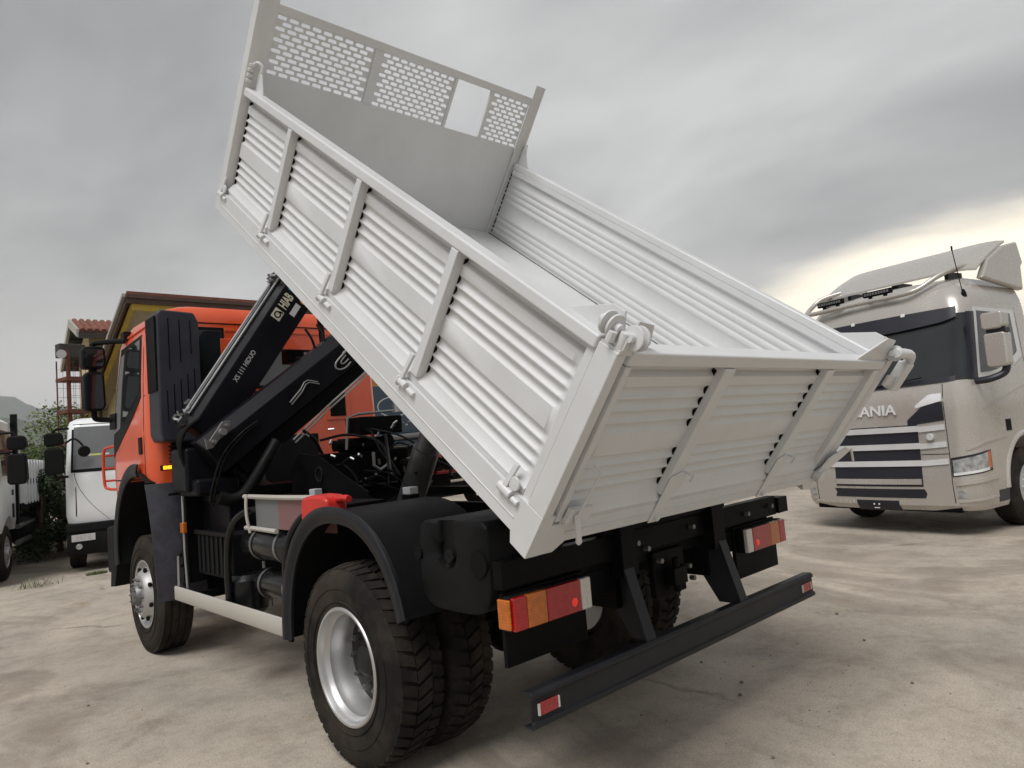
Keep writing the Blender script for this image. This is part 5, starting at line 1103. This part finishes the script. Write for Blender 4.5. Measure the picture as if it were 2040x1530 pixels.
for s in (-1, 1):
    fp('side_window', glass_dark, ('y', 0.55), ('y', 1.45), 1.80, 2.60, off=0.005, sgn=s)
    fp('door_handle', print_black, ('y', 1.30), ('y', 1.45), 1.45, 1.55, off=0.006, sgn=s, nu=2, nv=2)
    fp('lower_grille', print_black, ('y', 1.30), ('y', 1.5), 1.05, 1.3, off=0.004, sgn=s, nu=2, nv=2)
    bg_wheel(fa, s*1.13, 1.0, 0.48, 0.30, s); bg_wheel(fa, s*1.13, 5.6, 0.48, 0.5, s)
    for (z0_, z1_) in ((2.22, 2.46), (1.64, 2.16)):
        a, c = sorted((s*1.27, s*1.56)); MB().prism([(a+0.03, z0_), (c-0.05, z0_), (c, z0_+0.08), (c-0.02, z1_-0.05), (c-0.05, z1_), (a+0.03, z1_), (a, z1_-0.05), (a, z0_+0.05)], 'y', 0.25, 0.45).build('mirror', black_plastic, fa, bevel=0.035, segs=3)
    m_ = MB(); m_.tube([(s*1.40, 0.35, 2.45), (s*1.36, 0.36, 2.52), (s*1.25, 0.40, 2.52), (s*1.08, 0.45, 2.52)], 0.022, n=8); m_.tube([(s*1.40, 0.35, 2.19), (s*1.10, 0.42, 2.19)], 0.018, n=8); m_.build('mirror_arm', black_plastic, fa)
m_ = MB(); m_.box(-1.16, 1.16, -0.05, 0.35, 0.30, 0.86); m_.build('bumper', black_plastic, fa, bevel=0.03)
m_ = MB(); m_.box(-0.45, -0.37, 1.4, 8.2, 0.75, 1.0); m_.box(0.37, 0.45, 1.4, 8.2, 0.75, 1.0); m_.box(-1.18, 1.18, 2.05, 8.4, 1.14, 1.26); m_.box(-1.0, 1.0, 0.3, 1.5, 0.35, 0.8); m_.build('truck_chassis', chassis_black, fa)
m_ = MB(); m_.lathe([(0, 0), (0.22, 0.0), (0.25, 0.03), (0.25, 1.0), (0.22, 1.03), (0, 1.03)], (0.92, 2.6, 0.78), (0, 1, 0), 22); m_.build('fuel_tank', bumper_black, fa)
m_ = MB(); m_.tube([(1.12, 2.0, 0.55), (1.12, 4.8, 0.55)], 0.05, n=8); m_.tube([(1.12, 2.0, 0.85), (1.12, 4.8, 0.85)], 0.05, n=8); m_.build('side_guard', dull_steel, fa)
for s in (-1, 1):
    for (a, c) in ((2.20, 5.2), (5.25, 8.3)):
        m_ = MB(); x0, x1 = sorted((s*1.165, s*1.20)); m_.box(x0, x1, a, c, 1.27, 2.10); dp = m_.build('drop_side', white_cab, fa)
        m_ = MB(); k_ = int((c-a)/0.33)
        for i in range(k_): x0, x1 = sorted((s*1.20, s*1.245)); m_.prism([(a+0.05+i*0.33, 1.24), (a+0.27+i*0.33, 1.24), (a+0.24+i*0.33, 2.10), (a+0.08+i*0.33, 2.10)], 'x', x0, x1)
        m_.build('side_ribs', white_cab, dp)
        m_ = MB()
        for i in range(k_): x0, x1 = sorted((s*1.24, s*1.252)); m_.box(x0, x1, a+0.11+i*0.33, a+0.21+i*0.33, 1.17, 1.27); m_.box(x0, x1, a+0.13+i*0.33, a+0.18+i*0.33, 1.62, 1.72)
        m_.build('side_hinges', print_black, dp)
m_ = MB(); m_.box(-1.18, 1.18, 2.06, 2.12, 1.27, 2.45); m_.build('bed_front_wall', white_cab, fa)
m_ = MB()
for x_ in (-1.12, 1.12): m_.box(x_-0.05, x_+0.05, 1.86, 1.96, 0.9, 2.95)
m_.box(-1.15, 1.15, 1.86, 1.96, 2.70, 2.78); m_.build('load_rack', black_plastic, fa)

# ------------------------------------------------------------------ yellow houses
wall_cream = mat('cream_render', (0.55, 0.45, 0.27), 0.85, var=0.10, vscale=0.8, bump=0.05, bscale=20)
trim_yellow = mat('yellow_trim', (0.50, 0.35, 0.06), 0.7, var=0.08)
soffit_beige = mat('soffit_beige', (0.42, 0.36, 0.24), 0.8, var=0.1)
fascia_brown = mat('brown_fascia', (0.075, 0.040, 0.028), 0.5, var=0.2)
tile_red = mat('roof_tile_red', (0.20, 0.075, 0.050), 0.75, var=0.3, vscale=5)
wood_dark = mat('dark_soffit_wood', (0.045, 0.040, 0.032), 0.7, var=0.3)
gutter_grey = mat('barge_grey', (0.40, 0.38, 0.34), 0.6)
house = thing('yellow_house', 'yellow house with brown fascia and overhanging pitched roof behind the orange cab', 'house', (8.0, 20.5, 0))
hx, hy = 8.0, 20.5
def H(x0, x1, y0, y1, z0, z1): return MB().box(x0-hx, x1-hx, y0-hy, y1-hy, z0, z1)
m_ = MB(); m_.prism([(18.9-hy, 0), (23.5-hy, 0), (23.5-hy, 4.0), (18.9-hy, 6.15)], 'x', 2.95-hx, 14-hx); m_.build('wall', wall_cream, house)
m_ = MB(); m_.prism([(17.95-hy, 6.62), (24.4-hy, 3.45), (24.4-hy, 3.60), (17.95-hy, 6.78)], 'x', 2.34-hx, 14.5-hx); roofm = m_.build('roof', tile_red, house)
m_ = MB(); m_.prism([(18.0-hy, 6.44), (24.3-hy, 3.34), (24.3-hy, 3.47), (18.0-hy, 6.60)], 'x', 2.50-hx, 14.3-hx); m_.build('soffit', soffit_beige, house)
m_ = MB(); m_.box(2.30-hx, 14.5-hx, 17.86-hy, 17.95-hy, 6.42, 6.60); m_.build('fascia', fascia_brown, house); m_ = MB(); m_.box(2.30-hx, 14.5-hx, 17.80-hy, 17.87-hy, 6.56, 6.66); m_.build('gutter', fascia_brown, house)
m_ = MB(); m_.box(2.46-hx, 14.4-hx, 17.96-hy, 18.06-hy, 6.24, 6.44); m_.build('trim_board', trim_yellow, house)
m_ = MB(); m_.prism([(17.9-hy, 6.44), (24.4-hy, 3.25), (24.4-hy, 3.47), (17.9-hy, 6.66)], 'x', 2.30-hx, 2.37-hx); m_.build('barge_board', fascia_brown, house)
m_ = MB(); m_.prism([(17.95-hy, 6.60), (24.4-hy, 3.42), (24.4-hy, 3.50), (17.95-hy, 6.70)], 'x', 2.22-hx, 2.31-hx); m_.build('verge_strip', gutter_grey, house)
m_ = MB(); m_.prism([(18.05-hy, 6.30), (24.2-hy, 3.26), (24.2-hy, 3.36), (18.05-hy, 6.40)], 'x', 2.44-hx, 2.56-hx); m_.build('trim_board', trim_yellow, house)
m_ = MB(); m_.box(2.90-hx, 14.05-hx, 18.84-hy, 23.6-hy, 4.38, 4.62); m_.build('string_course', trim_yellow, house)
m_ = MB(); m_.tube([(3.05-hx, 18.85-hy, 6.2), (3.05-hx, 18.85-hy, 0.1)], 0.05, n=8); m_.build('downpipe', gutter_grey, house)
for (x_, z_) in ((4.4, 1.0), (7.0, 1.0), (9.6, 1.0), (12.2, 1.0), (4.4, 4.75), (7.0, 4.75), (9.6, 4.75)):
    w_ = MB().box(x_-hx, x_+1.2-hx, 18.84-hy, 18.93-hy, z_, z_+1.15).build('window', fascia_brown, house); MB().box(x_+0.08-hx, x_+1.12-hx, 18.83-hy, 18.86-hy, z_+0.08, z_+1.07).build('pane', glass_dark, w_)
m_ = MB(); m_.box(8.8-hx, 14.0-hx, 18.3-hy, 18.83-hy, 3.55, 3.85); m_.build('awning_band', mat('terracotta_band', (0.35, 0.14, 0.05), 0.7, var=0.15), house)
m_ = MB(); m_.box(8.8-hx, 14.0-hx, 18.78-hy, 18.83-hy, 3.85, 4.37); m_.build('ochre_panel', mat('ochre_render', (0.50, 0.25, 0.07), 0.8), house)
h2 = thing('tiled_house', 'cream house with red tiled roof and dark slatted eaves left of the yellow one', 'house', (5.0, 25.5, 0)); hx, hy = 5.0, 25.5
m_ = MB(); m_.box(2.5-hx, 9-hx, 23.35-hy, 24.9-hy, 0, 5.7); m_.prism([(23.35-hy, 5.7), (24.9-hy, 5.7), (24.8-hy, 6.05), (23.9-hy, 6.6), (23.4-hy, 6.4)], 'x', 2.5-hx, 9-hx); m_.build('wall', wall_cream, h2)
m_ = MB(); m_.prism([(22.9-hy, 6.33), (24.05-hy, 6.85), (25.6-hy, 5.45), (25.6-hy, 5.60), (24.05-hy, 7.0), (22.9-hy, 6.47)], 'x', 2.12-hx, 9.3-hx); r2 = m_.build('roof', wood_dark, h2)
for k_ in range(34):
    x_ = 2.12+k_*0.21; m_ = MB(); m_.tube([(x_+0.1-hx, 22.86-hy, 6.475), (x_+0.1-hx, 24.05-hy, 7.02)], 0.095, n=6); m_.build('tile_row', tile_red, r2)
m_ = MB(); m_.box(2.10-hx, 9.3-hx, 22.80-hy, 22.90-hy, 6.22, 6.42); m_.build('gutter', wood_dark, h2)
m_ = MB(); m_.prism([(22.85-hy, 6.25), (24.05-hy, 6.78), (24.05-hy, 7.06), (22.85-hy, 6.52)], 'x', 2.04-hx, 2.12-hx); m_.build('barge_board', gutter_grey, h2); m_ = MB(); m_.prism([(24.05-hy, 6.82), (25.6-hy, 5.42), (25.6-hy, 5.62), (24.05-hy, 7.06)], 'x', 2.04-hx, 2.12-hx); m_.build('barge_board', gutter_grey, h2)
for k_ in range(5): m_ = MB(); yy = 24.15+k_*0.3; m_.box(2.15-hx, 2.95-hx, yy-hy, yy+0.12-hy, 6.55-k_*0.27, 6.68-k_*0.27); m_.build('rafter', wood_dark, h2)
m_ = MB(); m_.tube([(2.95-hx, 23.0-hy, 6.3), (2.75-hx, 23.28-hy, 5.7), (2.75-hx, 23.28-hy, 0.2)], 0.05, n=8); m_.build('downpipe', fascia_brown, h2)
w_ = MB().box(2.46-hx, 2.53-hx, 23.7-hy, 24.5-hy, 3.6, 4.9).build('window', fascia_brown, h2); MB().box(2.45-hx, 2.50-hx, 23.78-hy, 24.42-hy, 3.68, 4.82).build('pane', glass_dark, w_)
w_ = MB().box(3.5-hx, 4.4-hx, 23.29-hy, 23.37-hy, 1.6, 2.9).build('window', fascia_brown, h2); MB().box(3.58-hx, 4.32-hx, 23.28-hy, 23.31-hy, 1.68, 2.82).build('pane', glass_dark, w_)

m_ = MB(); m_.box(2.48-hx, 9.02-hx, 23.27-hy, 23.36-hy, 4.72, 4.95); m_.build('string_course', trim_yellow, h2)

# ------------------------------------------------------------------ rusty floodlight mast
rust = mat('rusty_steel', (0.14, 0.045, 0.028), 0.85, var=0.4, vscale=8)
lt = thing('lattice_mast', 'rusty lattice mast with floodlights on top behind the white truck', 'mast', (0.42, 15.0, 0), R(12))
m_ = MB()
for (a, c) in ((-0.26, -0.26), (0.26, -0.26), (0.26, 0.26), (-0.26, 0.26)): m_.box(a-0.012, a+0.012, c-0.012, c+0.012, 0, 4.35)
m_.build('corner_posts', rust, lt); m_ = MB(); m_.tube([(-0.16, -0.1, 0), (-0.16, -0.1, 4.55)], 0.045, n=8); m_.build('mast_pole', rust, lt)
for z_ in (0.8, 1.6, 2.4, 3.12, 3.86): m_ = MB(); m_.box(-0.28, 0.28, -0.28, 0.28, z_, z_+0.08); m_.build('platform', rust, lt)
m_ = MB()
for s in (-1, 1):
    for i in range(5): t = -0.26+i*0.13; m_.box(t-0.003, t+0.003, s*0.26-0.003, s*0.26+0.003, 0.5, 4.3)
    for i in range(18): z_ = 0.5+i*0.215; m_.box(-0.26, 0.26, s*0.26-0.003, s*0.26+0.003, z_, z_+0.006)
m_.build('mesh_cage', rust, lt, smooth=False)
m_ = MB(); m_.box(-0.34, 0.22, -0.12, 0.12, 4.40, 4.72); m_.build('lamp_bracket', wood_dark, lt, bevel=0.02)
for x_ in (-0.26, 0.28): m_ = MB(); m_.lathe([(0, 0), (0.06, 0.0), (0.10, 0.14), (0.10, 0.17), (0, 0.17)], (x_, -0.05, 4.50), (0.3 if x_ > 0 else -0.5, -1, -0.3), 14); m_.build('floodlight', pad_white, lt)
# distant street lamp
sl = thing('street_lamp', 'thin distant street lamp above the trees by the left edge', 'street lamp', (3.6, 70, 0)); m_ = MB(); m_.tube([(0, 0, 0), (0, 0, 7.8), (0.9, 0, 8.1)], 0.08, n=6); m_.build('pole', gutter_grey, sl); m_ = MB(); m_.box(0.6, 1.3, -0.15, 0.15, 8.02, 8.14); m_.build('lamp_head', pad_white, sl)

# ------------------------------------------------------------------ dark blue box truck seen under the bed
blue = mat('dark_blue_panel', (0.035, 0.062, 0.090), 0.45, var=0.12, vscale=1.2, dirt=(0.1, 0.1, 0.1), dirt_amt=0.2)
bt_ = thing('blue_box_truck', 'dark blue truck body with white oval logo behind the raised bed', 'truck', (7.0, 9.4, 0), R(6))
m_ = MB(); m_.box(-2.6, 3.4, -0.3, 2.0, 2.02, 3.02); m_.prism([(-0.3, 2.02), (-0.3, 2.0), (-0.42, 1.85), (-0.42, 1.75), (2.0, 1.75), (2.0, 2.02)], 'x', -2.6, 3.4); m_.build('body', blue, bt_, bevel=0.03)
m_ = MB(); m_.tube([(-2.6, -0.42, 1.93), (-1.2, -0.44, 1.97), (0.4, -0.44, 2.02), (3.4, -0.42, 2.05)], 0.06, n=10, smooth=4); m_.build('bumper_rail', dull_steel, bt_)
m_ = MB(); m_.box(-2.5, 3.3, -0.25, 1.9, 0.9, 1.74); m_.box(-2.6, 3.4, -0.32, -0.26, 0.55, 0.85); m_.build('underbody', chassis_black, bt_, bevel=0.02)
m_ = MB(); n_ = 40; vs = []
for rr in (1.0, 0.9):
    for i in range(n_): a = 2*math.pi*i/n_; vs += [Vector((-2.02+0.42*(1 if rr == 1 else 0.945)*math.cos(a), -0.304, 2.585+0.215*rr*math.sin(a)))]
fs = [(i, (i+1) % n_, n_+(i+1) % n_, n_+i) for i in range(n_)]; m_.add(vs, fs); o = m_.build('logo_oval', pad_white, bt_, smooth=False); md = o.modifiers.new('s', 'SOLIDIFY'); md.thickness = 0.004
text('logo_lettering', 'ENI', pad_white, bt_, frame((-1.93, -0.306, 2.655), (1, 0, 0), (0, 0, 1)), size=0.12, bold=0.001); text('logo_lettering', 'IDA', pad_white, bt_, frame((-1.90, -0.306, 2.535), (1, 0, 0), (0, 0, 1)), size=0.18, bold=0.004)
for (x_, s_) in ((-1.7, 1), (2.4, 1)):
    wmb = MB(); wmb.lathe([(0.28, 0.03), (0.30, 0.0), (0.44, 0.0), (0.48, 0.04), (0.48, 0.26), (0.44, 0.3), (0.28, 0.3)], (x_, -0.2, 0.48), (0, 1, 0), 32, closed=True); w_ = wmb.build('wheel', rubber, bt_); MB().lathe([(0.29, 0.03), (0.2, 0.06), (0.1, 0.02), (0, 0.02)], (x_, -0.2, 0.48), (0, 1, 0), 28).build('wheel_rim', rim_silver, w_)
    wmb = MB(); wmb.lathe([(0.28, 0.03), (0.44, 0.0), (0.48, 0.04), (0.48, 0.26), (0.44, 0.3), (0.28, 0.3)], (x_, 1.6, 0.48), (0, 1, 0), 32, closed=True); wmb.build('wheel', rubber, bt_)

# ------------------------------------------------------------------ trees and shrubs
def leaf_mat(name, c):
    m = bpy.data.materials.new(name); m.use_nodes = True; t = m.node_tree; b_ = t.nodes['Principled BSDF']
    oi = t.nodes.new('ShaderNodeNewGeometry'); rp = t.nodes.new('ShaderNodeValToRGB'); rp.color_ramp.elements[0].color = (c[0]*0.55, c[1]*0.6, c[2]*0.6, 1); rp.color_ramp.elements[1].color = (c[0]*1.5, c[1]*1.35, c[2]*1.2, 1)
    t.links.new(oi.outputs['Random Per Island'], rp.inputs[0]); t.links.new(rp.outputs[0], b_.inputs['Base Color']); b_.inputs['Roughness'].default_value = 0.6; b_.inputs['Subsurface Weight'].default_value = 0.0
    MATS[name] = m; return m
leaf_green = leaf_mat('leaf_green', (0.12, 0.18, 0.05)); leaf_dark = leaf_mat('leaf_dark', (0.035, 0.060, 0.022)); leaf_olive = leaf_mat('leaf_olive', (0.13, 0.16, 0.06))
bark = mat('bark', (0.09, 0.065, 0.045), 0.9, var=0.3, bump=0.3, bscale=20)
def tree(name, label, cat, loc, h, rx, trunk_h, n, m, seed, leaf=0.11, group=None):
    rnd = random.Random(seed); t_ = thing(name, label, cat, loc, rnd.uniform(0, 6), group)
    mb = MB(); top = Vector((rnd.uniform(-0.2, 0.2), rnd.uniform(-0.2, 0.2), h*0.75)); mb.tube([(0, 0, -0.05), (0.03, 0.02, trunk_h*0.5), top*0.6, top], [0.03*h, 0.024*h, 0.016*h, 0.006*h], n=8)
    blobs = []
    for i in range(16):
        a = rnd.uniform(0, 6.28); zz = trunk_h+(h-trunk_h)*rnd.uniform(0.05, 0.88); f = (zz-trunk_h)/(h-trunk_h); rr = rx*math.sqrt(max(0.1, 1-(2*f-0.85)**2))*rnd.uniform(0.35, 0.8)
        p = Vector((math.cos(a)*rr, math.sin(a)*rr, zz)); blobs.append((p, rx*rnd.uniform(0.28, 0.5))); mb.tube([top*rnd.uniform(0.35, 0.8), p*0.6+top*0.2, p], [0.010*h, 0.006*h, 0.003*h], n=5)
    mb.build('trunk', bark, t_)
    cb_ = MB(); vs = []; fs = []
    for i in range(n):
        p, r_ = rnd.choice(blobs); d = Vector((rnd.gauss(0, 1), rnd.gauss(0, 1), rnd.gauss(0, 1))).normalized(); q_ = p+d*r_*(rnd.random()**0.45)*rnd.uniform(0.8, 1.15)
        a = Vector((rnd.gauss(0, 1), rnd.gauss(0, 1), rnd.gauss(0, 0.6))).normalized()*leaf*rnd.uniform(0.6, 1.3); c_ = a.cross(Vector((rnd.gauss(0, 1), rnd.gauss(0, 1), rnd.gauss(0, 1)))).normalized()*a.length*0.45
        k_ = len(vs); vs += [q_-a*0.5, q_+c_*0.5, q_+a*0.5, q_-c_*0.5]; fs.append((k_, k_+1, k_+2, k_+3))
    cb_.add(vs, fs).build('crown', m, t_, smooth=False, fix=False); return t_
tree('broadleaf_tree', 'light green broadleaf tree right behind the rusty mast', 'tree', (1.1, 20.5, 0), 3.7, 1.5, 0.7, 7000, leaf_green, 1)
tree('broadleaf_tree', 'rounded green tree between the rusty mast and the left edge', 'tree', (-0.15, 21.5, 0), 2.9, 1.3, 0.6, 6000, leaf_olive, 2)
tree('broadleaf_tree', 'tall green tree between the mast and the yellow house', 'tree', (2.3, 22.2, 0), 3.6, 1.0, 0.6, 5000, leaf_green, 3)
tree('shrub', 'dark shrub in the gap between the two white trucks', 'shrub', (-0.45, 14.2, 0), 1.9, 0.7, 0.1, 4500, leaf_dark, 4, 0.09)
tree('shrub', 'tall dark shrub right behind the white truck', 'shrub', (0.15, 15.6, 0), 2.6, 0.9, 0.2, 4500, leaf_dark, 5, 0.10)
tree('shrub', 'dark shrub by the tiled house wall', 'shrub', (2.5, 17.6, 0), 3.2, 0.9, 0.2, 3500, leaf_dark, 6, 0.10)
# weeds and pebbles on the yard
def weed(loc, n, h, seed, label):
    rnd = random.Random(seed); mb = MB()
    for i in range(n):
        a = rnd.uniform(0, 6.28); r_ = rnd.random()**0.6*h*2.2; p = Vector((math.cos(a)*r_, math.sin(a)*r_*0.4, 0)); t_ = p+Vector((rnd.gauss(0, 0.5)*h, rnd.gauss(0, 0.5)*h, h*rnd.uniform(0.4, 1))); s_ = Vector((rnd.uniform(-1, 1), rnd.uniform(-1, 1), 0)).normalized()*0.006
        mb.add([p-s_, p+s_, (p+t_)/2+s_*0.8, t_, (p+t_)/2-s_*0.8], [(0, 1, 2, 3, 4)])
    o = mb.build('weed_tuft', leaf_olive, smooth=False, fix=False); o.location = loc; tag(o, label, 'weeds')
weed((-0.25, 10.3, 0.0), 240, 0.07, 1, 'low green weeds in front of the white truck bumper')
weed((-1.15, 10.0, 0.0), 40, 0.16, 2, 'sparse dry weed stalks on the concrete at the left edge')
stone = mat('pebble_grey', (0.20, 0.175, 0.15), 0.9, var=0.3, vscale=20)
rnd = random.Random(5)
for (x_, y_, r_) in ((1.85, 0.30, 0.024), (1.25, -0.62, 0.018), (1.05, -1.05, 0.020), (0.85, -1.15, 0.022), (2.3, -1.35, 0.020), (0.2, -1.7, 0.016), (2.9, -0.9, 0.026), (-1.95, 2.6, 0.018), (-2.2, 1.4, 0.015), (1.6, -1.9, 0.018)):
    mb = MB(); r_ *= 0.6; mb.lathe([(0, -0.2*r_), (r_*0.8, -0.1*r_), (r_, 0.3*r_), (r_*0.7, 0.7*r_), (0, 0.85*r_)], (0, 0, 0), (0, 0, 1), 9); mb.v = [p*rnd.uniform(0.85, 1.15) for p in mb.v]
    o = mb.build('pebble', stone); o.location = (x_, y_, 0.003); o.rotation_euler = (0, 0, rnd.uniform(0, 6)); tag(o, 'small dark pebble lying on the concrete yard', 'pebble', 'pebbles scattered on the yard')

# loose grit over the yard: uncountable
rnd = random.Random(21); vs = []; fs = []
for i in range(2600):
    x_ = rnd.uniform(-3.2, 9.0); y_ = rnd.uniform(-3.0, 9.5)
    if (x_+3.16)**2+(y_+3.6)**2 < 1.5: continue
    r_ = 0.0025+0.0075*rnd.random()**3; a0 = rnd.uniform(0, 6.28); k_ = len(vs)
    for q in range(5): a = a0+q*1.2566; rr = r_*rnd.uniform(0.7, 1.2); vs.append(Vector((x_+math.cos(a)*rr, y_+math.sin(a)*rr, 0.0)))
    vs.append(Vector((x_+rnd.uniform(-0.3, 0.3)*r_, y_+rnd.uniform(-0.3, 0.3)*r_, r_*rnd.uniform(0.6, 1.1))))
    fs += [(k_+q, k_+(q+1) % 5, k_+5) for q in range(5)]
grit = MB().add(vs, fs).build('loose_grit', mat('grit_stone', (0.24, 0.21, 0.175), 0.9, var=0.5, vscale=30), smooth=False, fix=False)
grit['kind'] = 'stuff'; grit['label'] = 'fine loose grit scattered over the concrete yard'

# ------------------------------------------------------------------ tidy: tiny repeated pieces are stuff, other separate pieces become parts of their own
STUFF = ('wheel_nuts', 'vent_holes', 'pipe_fittings', 'steel_fittings', 'bolts', 'guard_fasteners', 'pivot_bolts', 'chassis_hoses', 'hydraulic_hoses', 'mesh_cage', 'crown', 'side_hinges', 'led_row', 'cover_grooves', 'vent_slats', 'jib_pipes', 'boom_pipes', 'ram_pipes', 'reflector_clip', 'plate_marks', 'boom_hoses', 'intake_bellows', 'logo_lettering', 'brand_lettering', 'model_lettering', 'plate_lettering')
def islands(me):
    par = list(range(len(me.vertices)))
    def find(i):
        while par[i] != i: par[i] = par[par[i]]; i = par[i]
        return i
    for e in me.edges:
        a, c = find(e.vertices[0]), find(e.vertices[1])
        if a != c: par[a] = c
    return [find(i) for i in range(len(me.vertices))]
for o in [x for x in bpy.data.objects if x.type == 'MESH' and x.parent is not None]:
    base = o.name.split('.')[0]
    if base in STUFF: o['kind'] = 'stuff'; continue
    me = o.data
    if len(me.vertices) > 12000: continue
    isl = islands(me); roots = sorted(set(isl))
    if len(roots) < 2: continue
    box_ = {r: [1e9]*3+[-1e9]*3 for r in roots}
    for v, r in zip(me.vertices, isl):
        q = box_[r]
        for k in range(3): q[k] = min(q[k], v.co[k]); q[k+3] = max(q[k+3], v.co[k])
    grp = {r: r for r in roots}
    def g(r):
        while grp[r] != r: r = grp[r]
        return r
    for i, a in enumerate(roots):
        for c in roots[i+1:]:
            A, B = box_[a], box_[c]
            if all(A[k]-0.004 <= B[k+3] and B[k]-0.004 <= A[k+3] for k in range(3)): grp[g(a)] = g(c)
    sets = sorted(set(g(r) for r in roots))
    if len(sets) < 2: continue
    of = [g(r) for r in isl]
    for n, sid in enumerate(sets):
        bm = bmesh.new(); bm.from_mesh(me); bm.verts.ensure_lookup_table()
        bmesh.ops.delete(bm, geom=[v for v in bm.verts if of[v.index] != sid], context='VERTS')
        m2 = bpy.data.meshes.new(base); bm.to_mesh(m2); bm.free()
        for m in me.materials:
            if m.name not in [x.name for x in m2.materials]: m2.materials.append(m)
        if n == 0: first = m2
        else:
            c = o.copy(); c.data = m2; COL.objects.link(c); c.parent = o.parent
    o.data = first
